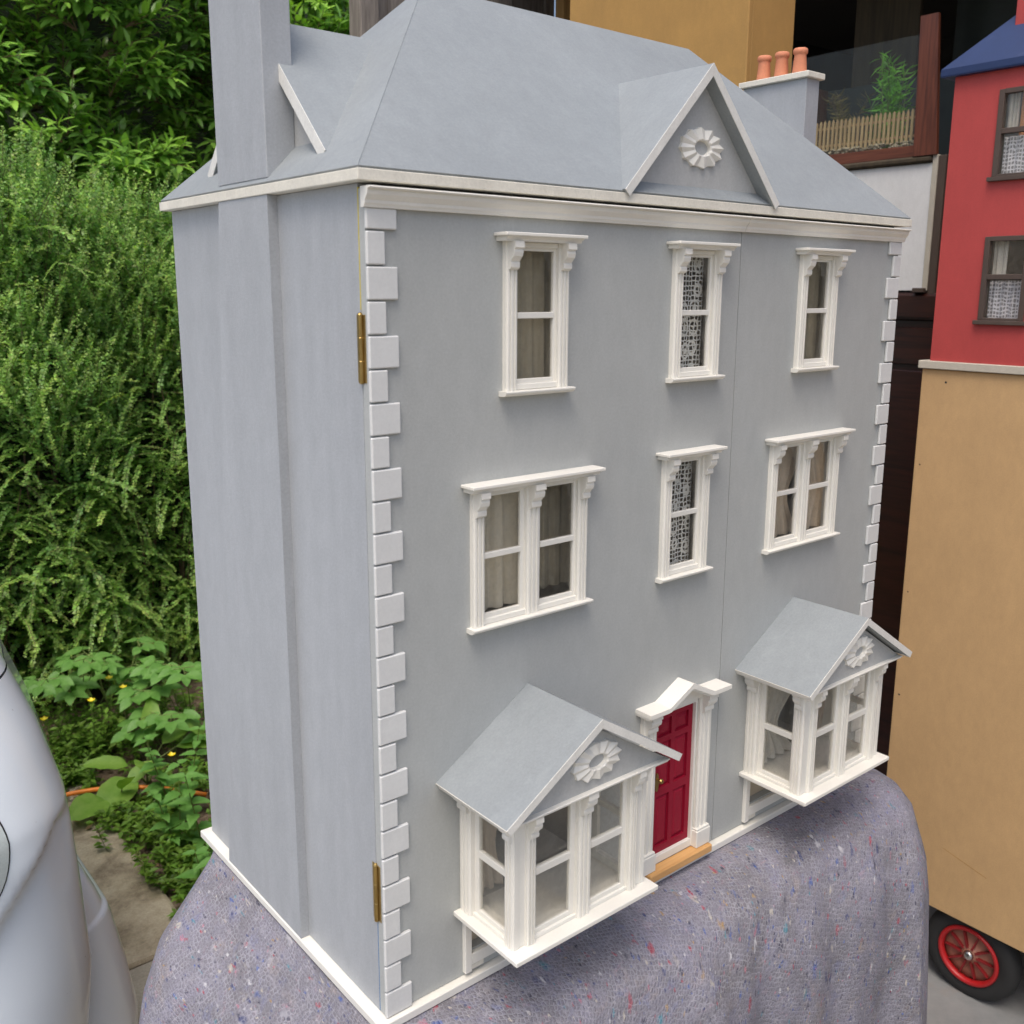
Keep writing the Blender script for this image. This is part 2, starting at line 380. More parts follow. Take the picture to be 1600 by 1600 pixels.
# ------------------------------------------------------------------ geometry helpers
WL = {}
def V(x, y, z): return Vector((x*S, y*S, (z+G)*S))
class MB:
    def __init__(s): s.b = bmesh.new()
    def face(s, pts):
        vs = [s.b.verts.new(V(*p)) for p in pts]
        return s.b.faces.new(vs)
    def box(s, x0, x1, y0, y1, z0, z1, c=.5):
        c = min(c, (x1-x0)*.3, (y1-y0)*.3, (z1-z0)*.3)
        X = (x0, x1); Y = (y0, y1); Z = (z0, z1)
        vs = {}
        for i in (0,1):
            for j in (0,1):
                for k in (0,1):
                    d = (c if i==0 else -c, c if j==0 else -c, c if k==0 else -c)
                    q = (X[i], Y[j], Z[k])
                    for a in range(3):
                        pt = [q[n] + (d[n] if n != a else 0) for n in range(3)]
                        vs[i,j,k,a] = s.b.verts.new(V(*pt))
        F = s.b.faces.new
        for a in range(3):
            o = [n for n in range(3) if n != a]
            for side in (0,1):
                loop = []
                for u, w in ((0,0),(1,0),(1,1),(0,1)):
                    idx = [0,0,0]; idx[a]=side; idx[o[0]]=u; idx[o[1]]=w
                    loop.append(vs[idx[0],idx[1],idx[2],a])
                F(loop)
            for u in (0,1):
                for w in (0,1):
                    k0 = [0,0,0]; k0[a]=0; k0[o[0]]=u; k0[o[1]]=w
                    k1 = list(k0); k1[a]=1
                    F([vs[(*k0,o[0])], vs[(*k1,o[0])], vs[(*k1,o[1])], vs[(*k0,o[1])]])
        for i in (0,1):
            for j in (0,1):
                for k in (0,1): F([vs[i,j,k,0], vs[i,j,k,1], vs[i,j,k,2]])
        return s
    def prism(s, poly, axis, a, b):
        def P(q, t): return {'x': (t,q[0],q[1]), 'y': (q[0],t,q[1]), 'z': (q[0],q[1],t)}[axis]
        A = [s.b.verts.new(V(*P(q, a))) for q in poly]; B = [s.b.verts.new(V(*P(q, b))) for q in poly]
        n = len(poly)
        s.b.faces.new(A); s.b.faces.new(B[::-1])
        for i in range(n): s.b.faces.new([A[i], A[(i+1)%n], B[(i+1)%n], B[i]])
        return s
    def loft(s, rings, closed=True, cap=True):
        rv = [[s.b.verts.new(V(*p)) for p in r] for r in rings]
        n = len(rv[0])
        for a, b in zip(rv, rv[1:]):
            for i in range(n if closed else n-1):
                s.b.faces.new([a[i], a[(i+1)%n], b[(i+1)%n], b[i]])
        if cap and closed:
            s.b.faces.new(rv[0][::-1]); s.b.faces.new(rv[-1])
        return s
    def lathe(s, prof, c, axis='z', n=20, a0=0, cap=True):
        rings = []
        for r_, t in prof:
            ring = []
            for i in range(n):
                th = a0 + 2*math.pi*i/n; u, w = r_*math.cos(th), r_*math.sin(th)
                ring.append({'z': (c[0]+u, c[1]+w, c[2]+t), 'x': (c[0]+t, c[1]+u, c[2]+w), 'y': (c[0]+u, c[1]+t, c[2]+w)}[axis])
            rings.append(ring)
        return s.loft(rings, True, cap)
    def tube(s, pts, r_, n=6, taper=1.0):
        P = [Vector(p) for p in pts]; rings = []
        for i, p in enumerate(P):
            t = (P[min(i+1, len(P)-1)] - P[max(i-1, 0)]).normalized()
            u = t.cross(Vector((0,0,1)));  u = u.normalized() if u.length > 1e-4 else Vector((1,0,0))
            w = t.cross(u).normalized()
            rr = r_*(1 + (taper-1)*i/max(1, len(P)-1))
            rings.append([tuple(p + u*rr*math.cos(2*math.pi*k/n) + w*rr*math.sin(2*math.pi*k/n)) for k in range(n)])
        return s.loft(rings)
    def holes(s, x0, x1, z0, z1, y0, y1, hs):
        xs = sorted({x0, x1, *[h[0] for h in hs], *[h[1] for h in hs]}); zs = sorted({z0, z1, *[h[2] for h in hs], *[h[3] for h in hs]})
        xs = [x for x in xs if x0 <= x <= x1]; zs = [z for z in zs if z0 <= z <= z1]
        vv = {}
        def vt(i, k, y):
            key = (i, k, y)
            if key not in vv: vv[key] = s.b.verts.new(V(xs[i], y, zs[k]))
            return vv[key]
        def solid(i, k):
            if i < 0 or k < 0 or i >= len(xs)-1 or k >= len(zs)-1: return False
            cx, cz = (xs[i]+xs[i+1])/2, (zs[k]+zs[k+1])/2
            return not any(h[0] < cx < h[1] and h[2] < cz < h[3] for h in hs)
        for i in range(len(xs)-1):
            for k in range(len(zs)-1):
                if not solid(i, k): continue
                for y in (y0, y1): s.b.faces.new([vt(i,k,y), vt(i+1,k,y), vt(i+1,k+1,y), vt(i,k+1,y)])
                if not solid(i-1,k): s.b.faces.new([vt(i,k,y0), vt(i,k+1,y0), vt(i,k+1,y1), vt(i,k,y1)])
                if not solid(i+1,k): s.b.faces.new([vt(i+1,k,y0), vt(i+1,k+1,y0), vt(i+1,k+1,y1), vt(i+1,k,y1)])
                if not solid(i,k-1): s.b.faces.new([vt(i,k,y0), vt(i+1,k,y0), vt(i+1,k,y1), vt(i,k,y1)])
                if not solid(i,k+1): s.b.faces.new([vt(i,k+1,y0), vt(i+1,k+1,y0), vt(i+1,k+1,y1), vt(i,k+1,y1)])
        return s
    def grid(s, f, nu, nv):
        vs = [[s.b.verts.new(V(*f(u/nu, v/nv))) for u in range(nu+1)] for v in range(nv+1)]
        for v in range(nv):
            for u in range(nu): s.b.faces.new([vs[v][u], vs[v][u+1], vs[v+1][u+1], vs[v+1][u]])
        return s
def obj(name, mb, mat, parent=None, smooth=False, label=None, kind=None, recalc=True, **props):
    b = mb.b
    if recalc: bmesh.ops.recalc_face_normals(b, faces=b.faces[:])
    co = [v.co for v in b.verts]
    lo = Vector([min(c[i] for c in co) for i in range(3)]); hi = Vector([max(c[i] for c in co) for i in range(3)])
    o0 = Vector(((lo.x+hi.x)/2, (lo.y+hi.y)/2, lo.z))
    for v in b.verts: v.co -= o0
    me = bpy.data.meshes.new(name); b.to_mesh(me); b.free()
    me.materials.append(M[mat] if isinstance(mat, str) else mat)
    if smooth: me.shade_smooth()
    o = bpy.data.objects.new(name, me); col.objects.link(o)
    link(o, parent, o0)
    if label: o['label'] = label
    if kind: o['kind'] = kind
    for k, v in props.items(): o[k] = v
    return o
def link(o, parent, w):
    if parent is not None:
        o.parent = parent; o.location = Vector(w) - WL[parent.name]
    else: o.location = w
    WL[o.name] = Vector(w)
def thing(name, label, cat, at, group=None):
    o = bpy.data.objects.new(name, None); col.objects.link(o)
    o.empty_display_size = .05
    w = V(*at); o.location = w; WL[o.name] = w
    o['label'] = label; o['category'] = cat
    if group: o['group'] = group
    return o
def tag(o, label, cat, group=None):
    o['label'] = label; o['category'] = cat
    if group: o['group'] = group
    return o
def dup(o, parent, off):            # copy one piece (and its sub-parts) shifted by off (mm)
    c = o.copy(); col.objects.link(c)
    w = WL[o.name] + Vector(off)*S
    link(c, parent, w)
    for ch in o.children:
        d = ch.copy(); col.objects.link(d); d.parent = c; d.location = ch.location; WL[d.name] = WL[ch.name] + Vector(off)*S
    return c
def np_mesh(name, verts, faces, mat, parent=None, colors=None, kind=None, nper=4, smooth=False, origin=None):
    """verts (n,3) in mm, faces (m,nper) -> one mesh object, colour per face"""
    verts = np.asarray(verts, np.float32).copy(); verts[:,2] += G; verts *= S
    o0 = np.array([(verts[:,0].min()+verts[:,0].max())/2, (verts[:,1].min()+verts[:,1].max())/2, verts[:,2].min()])
    verts -= o0
    faces = np.asarray(faces, np.int32); mf = len(faces)
    me = bpy.data.meshes.new(name)
    me.vertices.add(len(verts)); me.vertices.foreach_set('co', verts.ravel())
    me.loops.add(mf*nper); me.loops.foreach_set('vertex_index', faces.ravel())
    me.polygons.add(mf); me.polygons.foreach_set('loop_start', np.arange(0, mf*nper, nper, dtype=np.int32))
    me.update(calc_edges=True)
    if colors is not None:
        ca = me.color_attributes.new('Col', 'FLOAT_COLOR', 'CORNER')
        cc = np.ones((mf, nper, 4), np.float32); cc[:,:,:3] = np.asarray(colors, np.float32)[:,None,:]
        ca.data.foreach_set('color', cc.ravel())
    if smooth: me.shade_smooth()
    me.materials.append(M[mat])
    o = bpy.data.objects.new(name, me); col.objects.link(o); link(o, parent, Vector(o0.tolist()))
    if kind: o['kind'] = kind
    return o

# ------------------------------------------------------------------ ground and garage (the setting)
obj('ground', MB().face and (lambda q: (q.face([(-60000,-60000,-G),(60000,-60000,-G),(60000,60000,-G),(-60000,60000,-G)]), q)[1])(MB()), 'soil', kind='structure')
g = MB(); g.face([(-9000,-9000,-G+4),(285,-9000,-G+4),(285,1262,-G+4),(-9000,1262,-G+4)])
g.face([(285,-9000,-G+4),(1000,-9000,-G+4),(1000,900,-G+4),(285,900,-G+4)])
obj('driveway', g, 'slab', kind='structure')
g = MB()
ring = [(-2600,1266),(150,1266),(262,1262),(281,1400),(287,1700),(280,1960),(286,2120),(276,2330),(250,2420),(-2600,2450)]
g.prism(ring, 'z', -G-10, -G+17)
pth = obj('path', g, 'concrete', kind='structure')
bev = pth.modifiers.new('edge', 'BEVEL'); bev.width = .012; bev.segments = 2
g = MB(); g.box(1002, 4300, -1900, 2230, -G-20, -G+10, 1); obj('floor', g, 'vinyl', kind='structure')

gar = thing('garage', 'dark open garage with weathered plank side wall behind the grey dolls\' house', 'garage', (2800, 300, -G))
obj('roof', MB().box(1840, 4320, -1920, 2330, 1780, 1860, 2), 'ceiling', gar)  # unseen roof added to darken the interior, front edge set back for daylight
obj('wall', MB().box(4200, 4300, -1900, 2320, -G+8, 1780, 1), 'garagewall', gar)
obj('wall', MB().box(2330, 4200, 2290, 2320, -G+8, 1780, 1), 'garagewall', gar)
obj('wall', MB().box(1400, 4200, -1900, -1860, -G+8, 1780, 1), 'garagewall', gar)  # unseen near wall added to keep light out of the interior
obj('post', MB().box(1325, 1396, 2228, 2300, -G, 1780, 4), 'oldwood', gar)
x = 1400
k = 0
while x < 2190:
    w = rng.choice((148, 152, 140)); w = min(w, 2200-x)
    obj('plank', MB().box(x, x+w-7, 2290+rng.uniform(-6,3), 2312, -G+5, 1779, 2), 'oldwood2' if k % 3 else 'oldwood', gar)
    x += w; k += 1
obj('stud', MB().box(2201, 2231, 2245, 2291, -G+10, 1779, 1), 'stud', gar)
obj('stud', MB().box(2247, 2283, 2235, 2291, -G+10, 1779, 1), 'stud', gar)

# ------------------------------------------------------------------ the grey dolls' house
W, D = 751.0, 388.0
house = thing('dolls_house', 'large pale grey three storey dolls\' house with red door and two bay windows', 'dolls house', (W/2, D/2, -8.3))
obj('base_board', MB().box(-10.4, 761.3, -8, 398, -8.3, 0, .7), 'white', house)
sw = obj('side_wall', MB().box(0, 9, 9.9, D, .2, 708, .3), 'side', house)
obj('side_wall', MB().box(742, 751, 9.9, D, .2, 708, .3), 'side', house)
obj('back_wall', MB().box(9.2, 741.8, 380, 388, .2, 708, .3), 'inside', house)
for z in (1, 228, 472, 700): obj('inner_floor', MB().box(9.3, 741.7, 14, 379.8, z, z+7, .2), 'floor_in' if z == 1 else 'inside', house)
for x_ in (255, 480): obj('partition', MB().box(x_, x_+8, 40, 379, 8.2, 699.5, .2), 'inside', house)
# seam lines between the hinged front and the carcass
obj('seam_line', MB().box(-.35, 6, 8.8, 9.8, 615, 705, .1), 'yellow', house)
obj('seam_line', MB().box(-.25, 6, 9.0, 9.8, 1, 88, .1), 'bluel', house)
single = [('A', 166, 546), ('B', 375.5, 546), ('C', 583, 546), ('E', 370.5, 341.5)]
double = [('D', 162.2, 341.5), ('F', 579.5, 341.5)]
bays = [161.5, 576.5]
hl = []
for n_, c, z in single: hl.append((c-29, c+33, z+6, z+121))
for n_, c, z in double:
    hl.append((c-60, c+64, z+6, z+118.5))
for c in bays: hl.append((c-68, c+68, 24, 196))
hl.append((340, 403.5, 10, 186))
fl_ = obj('front_panel', MB().holes(0, 443.7, .8, 704, 0, 9, [h for h in hl if h[1] < 443]), 'grey', house)
fr_ = obj('front_panel', MB().holes(444.6, 751, .8, 704, 0, 9, [h for h in hl if h[0] > 445]), 'grey', house)

obj('gap_shade', MB().box(9.5, 741.5, 3, 12, 704.2, 708.3, .1), 'dark', house)  # dark strip painted in for the shade of the hollow gap
# quoins
per = 25.92
wide = obj('quoin_block', MB().box(-1, 26, -3.4, -.02, .7, 25.2, .9), 'quoin', house)
nar = obj('quoin_block', MB().box(-1, 15.2, -3.4, -.02, .7+per, 25.2+per, .9), 'quoin', house)
for i in range(2, 26):
    dup(wide if i % 2 == 0 else nar, house, (0, rng.uniform(-.2,.2), per*(i - i % 2)))
obj('quoin_block', MB().box(-1, 26, -3.4, -.02, .7+per*26, 690, .9), 'quoin', house)
for i in range(26):
    dup(wide if i % 2 == 0 else nar, house, ((752-25) if i % 2 == 0 else (752-14.2), rng.uniform(-.2,.2), per*(i - i % 2)))
obj('quoin_block', MB().box(726, 753, -3.4, -.02, .7+per*26, 690, .9), 'quoin', house)

# cornice moulding under the eaves
prof = [(-.05,690),(-4.5,690),(-5,691.5),(-6,693),(-6.2,695),(-7.5,696.5),(-9.5,699),(-10.3,701.5),(-10.4,703),(-12.6,703),(-13.2,704),(-12.6,704.8),(-.05,704.8)]
obj('cornice', MB().prism(prof, 'x', -3.5, 443.7), 'white', house)
obj('cornice', MB().prism(prof, 'x', 444.5, 755), 'white', house)

# windows ----------------------------------------------------------------
def corbel_poly(zt):
    return [(-6,zt),(-15.5,zt),(-15.8,zt-5),(-13.6,zt-6.2),(-14.2,zt-8.5),(-13.2,zt-12),(-10.6,zt-14.2),(-9.0,zt-16.5),(-9.6,zt-18),(-9.4,zt-21),(-7.6,zt-22.5),(-6,zt-23)]
def fluted(mb, x0, x1, z0, z1, yf=-6.0, yb=-.05):
    w = x1-x0
    ys = [yf+1.6, yf+1.6, yf+.2, yf, yf+1.5, yf+1.5, yf, yf, yf+1.5, yf+1.5, yf, yf+.2, yf+1.6, yf+1.6]
    fr = [0, .07, .12, .24, .29, .36, .41, .59, .64, .71, .76, .88, .93, 1.0]
    poly = [(x0+f*w, y) for f, y in zip(fr, ys)] + [(x1, yb), (x0, yb)]
    mb.prism(poly, 'z', z0, z1)
    return mb
def sash_window(c, z, offs, half, top):
    """c centre, z sill top, offs list of pane centres, half casing half width, top = frame height"""
    fm = MB()
    zt = z+top
    pw = 20.4
    edges = sorted([o-pw for o in offs]+[o+pw for o in offs])
    # sash rails and stiles recessed inside the casing
    for o in offs:
        a, b = c+o-pw, c+o+pw
        fm.box(a-5.2, a, -.9, 3.0, z+5, zt-3, .4); fm.box(b, b+5.2, -.9, 3.0, z+5, zt-3, .4)
        fm.box(a, b, -.9, 3.0, z+5, z+9.2, .4); fm.box(a, b, -.9, 3.0, zt-7, zt-3, .4)
        fm.box(a, b, -1.9, 2.0, z+top*.51-2.6, z+top*.51+2.6, .5)
        fm.box(a-5.1, b+5.1, -3.6, -.1, z+.2, z+5.2, .5)
    w = obj('window', fm, 'white', house)
    cs = [-half+6.2, half-6.2] + ([0] if len(offs) == 2 else [])
    for q in cs:
        hw = 6.2 if abs(q) > 1 else 7.4
        obj('casing', fluted(MB(), c+q-hw, c+q+hw, z+.1, zt), 'white', w)
        obj('bracket', MB().prism(corbel_poly(zt), 'x', c+q-hw*.78, c+q+hw*.78), 'white', w)
    obj('lintel', MB().box(c-half+12.6, c+half-12.6, -4.0, -.1, zt-4.2, zt-.1, .4), 'white', w)
    hd = MB()
    hd.prism([(-.06,zt+.1),(-12.6,zt+.1),(-13.0,zt+1.2),(-13.8,zt+2.2),(-15.2,zt+3.1),(-16.4,zt+3.6),(-16.6,zt+4.4),(-.06,zt+4.4)], 'x', c-half-6.5, c+half+6.5)
    hd.box(c-half-9.5, c+half+9.5, -18.2, -.08, zt+4.1, zt+6.9, .45)
    obj('hood', hd, 'white', w)
    sl = MB(); sl.prism([(-.06,z-4.4),(-7.5,z-4.4),(-8.8,z-3.4),(-10.6,z-2.2),(-11,z-.8),(-10.6,z),(-.06,z)], 'x', c-half-4, c+half+4)
    obj('sill', sl, 'white', w)
    for o in offs:
        obj('pane', MB().box(c+o-pw-.1, c+o+pw+.1, 1.0, 1.8, z+9, z+top*.51-2.5, .05), 'glass', w)
        obj('pane', MB().box(c+o-pw-.1, c+o+pw+.1, 1.0, 1.8, z+top*.51+2.5, zt-7, .05), 'glass', w)
    return w
for n_, c, z in single: sash_window(c, z, [0], 35.6, 124)
for n_, c, z in double: sash_window(c, z, [-32, 32], 67.2, 121.5)

# rosettes
def rosette(c, r_, axis_y, parent, fz=.6):
    mb = MB(); n = 12
    outer = []; inner = []; hole0 = []; oback = []; hback = []
    for i in range(n*4):
        th = 2*math.pi*i/(n*4) + .1; t = (i % 4)/4
        tip = 1-abs(t-.0)*2 if t <= .5 else (t-.5)*2
        rr = r_*(.90+.10*tip**1.5); h = 1.4+2.2*tip
        cs, sn = math.cos(th), math.sin(th)
        outer.append((c[0]+rr*cs, axis_y-h, c[1]+fz*rr*sn)); oback.append((c[0]+rr*1.02*cs, axis_y+.2, c[1]+fz*rr*1.02*sn))
        inner.append((c[0]+.43*r_*cs, axis_y-3.9-.9*tip, c[1]+fz*.43*r_*sn)); hole0.append((c[0]+.36*r_*cs, axis_y-3.4, c[1]+fz*.36*r_*sn)); hback.append((c[0]+.34*r_*cs, axis_y+.2, c[1]+fz*.34*r_*sn))
    mb.loft([oback, outer, inner, hole0, hback], True, False)
    return obj('rosette', mb, 'white', parent)

# front door --------------------------------------------------------------
dr = MB(); dr.holes(340.6, 403, 19.4, 185.6, 2.5, 8.5, [(347.5,368.5,140+18,178),(375,396,158,178),(347.5,368.5,98,151),(375,396,98,151),(347.5,368.5,28,88),(375,396,28,88)])
door = obj('door', dr, 'red_door', house)
for (a, b, z0, z1) in ((347.5,368.5,158,178),(375,396,158,178),(347.5,368.5,98,151),(375,396,98,151),(347.5,368.5,28,88),(375,396,28,88)):
    p_ = MB(); p_.box(a-.2, b+.2, 5.2, 8.2, z0-.2, z1+.2, .1)
    p_.loft([[(a+1,5.3,z0+1),(b-1,5.3,z0+1),(b-1,5.3,z1-1),(a+1,5.3,z1-1)], [(a+5,2.9,z0+5),(b-5,2.9,z0+5),(b-5,2.9,z1-5),(a+5,2.9,z1-5)]])
    obj('door_panel', p_, 'red_door', door)
kb = MB(); kb.prism([(346.6+3.0*math.sin(t), 107+11*math.cos(t)) for t in [2*math.pi*i/16 for i in range(16)]], 'y', .9, 2.45)
kb.lathe([(1.0,1.4),(1.0,-2),(2.6,-3.2),(3.1,-5),(2.2,-6.6),(.3,-7)], (346.6,0,111), 'y', 12)
obj('door_knob', kb, 'brass', door)
df = obj('door_frame', MB().box(332, 411, -1.5, 6, 10, 19.2, .5).box(337.5, 340.4, -1.8, 6, 19.3, 190, .4).box(403.2, 406, -1.8, 6, 19.3, 190, .4).box(337.4, 406.1, -1.7, 6, 186, 191, .4), 'white', house)
for x0 in (314.5, 405.2):
    obj('casing', fluted(MB(), x0+1.5, x0+21.9, 32, 196, -6.2), 'white', df)
    obj('plinth_block', MB().box(x0, x0+23.4, -9.6, -.05, 9.4, 30, .8).box(x0+.8, x0+22.6, -8.6, -.05, 30, 32.6, .8), 'white', df)
    obj('bracket', MB().prism(corbel_poly(196), 'x', x0+4, x0+19.4), 'white', df)
tri = [(308,199.5),(339,199.5),(373,216.5),(407,199.5),(438,199.5),(438,204),(408.5,204.2),(373,222.5),(337.5,204.2),(308,204)]
hd = MB(); hd.prism(tri, 'y', -22.5, -.06); 
hd.prism([(308.8,197),(339.5,197),(373,213.6),(406.5,197),(437.2,197),(437.2,199.6),(407,199.6),(373,216.6),(339,199.6),(308.8,199.6)], 'y', -19.5, -.07)
obj('hood', hd, 'white', df)
obj('pediment_panel', MB().prism([(331,191.2),(415,191.2),(415,197),(406.5,197.5),(373,213),(339.5,197.5),(331,197)], 'y', -5, -.08), 'white', df)
obj('door_step', MB().box(325, 427.5, -14.5, -.1, .05, 9.2, .9), 'step', house)

# bay windows --------------------------------------------------------------
def bay(c):
    root = obj('bay_window', MB().box(c-87.8, c+87.8, -92, -.1, 68.0, 72.7, .6).box(c-84.5, c+84.5, -88.5, -.12, 65.2, 68.0, .5), 'white', house)
    yb = -.1; yf = -79.0; xl, xr = c-79, c+71.5+8
    zb, zt = 72.75, 198
    # front face: frame
    fm = MB()
    offs = [c-33, c+33]
    for o in offs:
        a, b = o-20, o+20
        fm.box(a-6, a, yf+3.5, yf+8, zb, zt-2, .4); fm.box(b, b+6, yf+3.5, yf+8, zb, zt-2, .4)
        fm.box(a, b, yf+3.5, yf+8, zb, 81, .4); fm.box(a, b, yf+3.5, yf+8, 187, zt-2, .4)
        fm.box(a, b, yf+3.2, yf+8, 133, 140, .5)
        fm.box(a-6, b+6, yf+.8, yf+3.6, zb, zb+3.8, .4)
    for xs, sgn in ((xl, 1), (xr, -1)):
        x0, x1 = (xs+3.5, xs+8) if sgn > 0 else (xs-8, xs-3.5)
        for ya, yb2 in ((-67, -61), (-23, -17)): fm.box(x0, x1, ya, yb2, zb, zt-2, .4)
        fm.box(x0, x1, -61, -23, zb, 81, .4); fm.box(x0, x1, -61, -23, 187, zt-2, .4); fm.box(x0-.2, x1+.2, -61, -23, 133, 140, .5)
        x2, x3 = (xs+.8, xs+3.6) if sgn > 0 else (xs-3.6, xs-.8)
        fm.box(x2, x3, -67, -17, zb, zb+3.8, .4)
    obj('sash_frame', fm, 'white', root)
    # corner posts and pilasters
    for xs, s_ in ((xl, 1), (xr, -1)):
        a, b = sorted((xs, xs+s_*13.5))
        obj('corner_post', MB().box(a+.8, b-.8, yf+.8, yf+12.5, zb, zt, .6), 'white', root)
        fp = MB(); fluted(fp, *sorted((xs+s_*11.5, xs+s_*21.8)), zb+.1, zt, yf-2.6, yf+4); obj('casing', fp, 'white', root)
        obj('bracket', MB().prism([(y_+yf+3.4, z_) for y_, z_ in corbel_poly(zt)], 'x', *sorted((xs+s_*12.5, xs+s_*21))), 'white', root)
        # side casings: fluted prisms along the side face
        for y0, y1 in ((yf+.2, yf+13.5), (-17.5, -.15)):
            w_ = y1-y0; fr = [0,.08,.14,.26,.31,.38,.43,.58,.63,.70,.75,.87,.92,1]
            dx = [1.6,1.6,.2,0,1.5,1.5,0,0,1.5,1.5,0,.2,1.6,1.6]
            poly = [(xs-s_*2.4+s_*d_, y0+f*w_) for f, d_ in zip(fr, dx)] + [(xs+s_*4, y1), (xs+s_*4, y0)]
            obj('casing', MB().prism(poly, 'z', zb+.1, zt), 'white', root)
            bp = [(xs+s_*(-6-y_)*-1*-1, z_) for y_, z_ in corbel_poly(zt)]
            bp = [(xs-s_*(2.0+(-6-y_)), z_) for y_, z_ in corbel_poly(zt)]
            obj('bracket', MB().prism(bp, 'y', y0+2, y1-2), 'white', root)
    fp = MB(); fluted(fp, c-7.5, c+7.5, zb+.1, zt, yf-2.6, yf+4); obj('casing', fp, 'white', root)
    obj('bracket', MB().prism([(y_+yf+3.4, z_) for y_, z_ in corbel_poly(zt)], 'x', c-6, c+6), 'white', root)
    for o in offs:
        for z0, z1 in ((81, 133), (140, 187)): obj('pane', MB().box(o-20, o+20, yf+5.4, yf+6.2, z0, z1, .05), 'glass', root)
    for xs in (xl+5.5, xr-6.3):
        for z0, z1 in ((81, 133), (140, 187)): obj('pane', MB().box(xs, xs+.8, -61, -23, z0, z1, .05), 'glass', root)
    # entablature, gable and roof
    obj('beam', MB().box(c-96, c+96, yf-12.5, yf+6, zt+.1, zt+3.4, .6).box(c-97, c+97, yf-13.8, yf+5, zt+2.0, zt+3.6, .5), 'white', root)
    obj('ceiling_board', MB().box(c-84, c+84, yf+6.1, -.2, zt+.1, zt+3, .2), 'white', root)
    ze, zr, hw, yr = 206.5, 272.0, 105.0, -100.0
    zg = zt+3.7
    obj('gable', MB().prism([(c-95,zg),(c+95,zg),(c, zg+59)], 'y', yf-8.5, yf-5), 'gable', root)
    rosette((c+4, 228), 29.5, yf-8.6, root)
    th = 7.2
    for s_ in (-1, 1):
        nx, nz = s_*(zr-ze)/math.hypot(zr-ze, hw), hw/math.hypot(zr-ze, hw)
        x0 = c+.15*s_
        poly = [(c+s_*hw, ze), (x0, zr), (x0, zr-th/nz), (c+s_*hw-nx*th, ze-nz*th)]
        rp = obj('roof_panel', MB().prism(poly, 'y', yr+.6, -.1), 'roof', root)
        ed = [(c+s_*(hw+.25), ze-.25), (x0, zr-.2), (x0, zr-th/nz-.1), (c+s_*hw-nx*(th+.1), ze-nz*(th+.1))]
        obj('roof_edge', MB().prism(ed, 'y', yr, yr+.7), 'edge', rp)
        # pale underside edge along the eaves
        tx_, tz_ = s_*nz, -abs(nx)
        p0, p1 = (c+s_*hw, ze), (c+s_*hw-nx*th, ze-nz*th)
        e2 = [(p0[0]+tx_*.6-nx*.4, p0[1]+tz_*.6-nz*.4), (p1[0]+tx_*.6, p1[1]+tz_*.6), (p1[0]-tx_*5, p1[1]-tz_*5-.3), (p1[0]-tx_*5+nx*.6, p1[1]-tz_*5+nz*.6), (p1[0]+nx*.6-tx_*.1, p1[1]+nz*.6-tz_*.1), (p0[0]-tx_*.1-nx*.4, p0[1]-tz_*.1-nz*.4)]
        obj('roof_edge', MB().prism(e2, 'y', yr+.9, -.2), 'white', rp)
    # open frame on the wall under the sill
    obj('base_frame', MB().box(c-78, c-70.5, -5.5, -.1, 4.5, 65, .5).box(c+70.5, c+78, -5.5, -.1, 4.5, 65, .5).box(c-70.4, c+70.4, -5.2, -.1, 11, 22.5, .5), 'white', root)
    obj('base_rail', MB().box(c-72, c-56, -4.5, -.1, 5.5, 10.9, .4).box(c+56, c+72, -4.5, -.1, 5.5, 10.9, .4), 'cream', root)
    return root
for c in bays: bay(c)
for c in bays:
    obj('recess_panel', MB().box(c-69.5, c+69.5, 9.2, 12, 20, 72, .2), 'inside', house)
    obj('window_seat', MB().box(c-69.5, c+69.5, .3, 70, 67, 72, .2), 'floor_in', house)

# roof ---------------------------------------------------------------------
xa, xb, ya, yb = -10.3, 761.0, -9.0, 394.0
roof = obj('roof', MB().box(xa, xb, ya, yb, 708.4, 716.8, .5), 'cream', house)
ex0, ex1, ey0, ey1, rz0, rzt = xa+.8, xb-.8, ya+.8, yb-.8, 717.0, 916.5
A1, B1 = (184, 190), (567.5, 190)
obj('roof_core', MB().loft([[(ex0+4,ey0+4,rz0),(ex1-4,ey0+4,rz0),(ex1-4,ey1-4,rz0),(ex0+4,ey1-4,rz0)], [(A1[0]+2,A1[1]-.3,rzt-7),(B1[0]-2,B1[1]-.3,rzt-7),(B1[0]-2,B1[1]+.3,rzt-7),(A1[0]+2,A1[1]+.3,rzt-7)]]), 'dark', roof)
def slab(poly, th, gap=.45):
    P = [Vector(p) for p in poly]
    n = (P[1]-P[0]).cross(P[2]-P[0]).normalized()
    c = sum(P, Vector())/len(P)
    if n.z < 0: n = -n
    Q = []
    m_ = len(P)
    for i, p in enumerate(P):       # inset by gap
        e1 = (P[i]-P[i-1]).normalized(); e2 = (P[(i+1)%m_]-P[i]).normalized()
        n1 = n.cross(e1); n2 = n.cross(e2)
        if n1.dot(c-p) < 0: n1, n2 = -n1, -n2
        b = (n1+n2).normalized(); k_ = gap/max(.25, b.dot(n1))
        Q.append(p+b*k_)
    return MB().loft([[tuple(q) for q in Q], [tuple(q-n*th) for q in Q]])
zf = rz0+1.3
for poly in ([(ex0,ey0,zf),(ex1,ey0,zf),(B1[0],B1[1],rzt),(A1[0],A1[1],rzt)], [(ex0,ey1,zf),(ex1,ey1,zf),(B1[0],B1[1],rzt),(A1[0],A1[1],rzt)],
             [(ex0,ey0,zf),(ex0,ey1,zf),(A1[0],A1[1],rzt)], [(ex1,ey0,zf),(ex1,ey1,zf),(B1[0],B1[1],rzt)]):
    obj('roof_panel', slab(poly, 4), 'roof', roof)
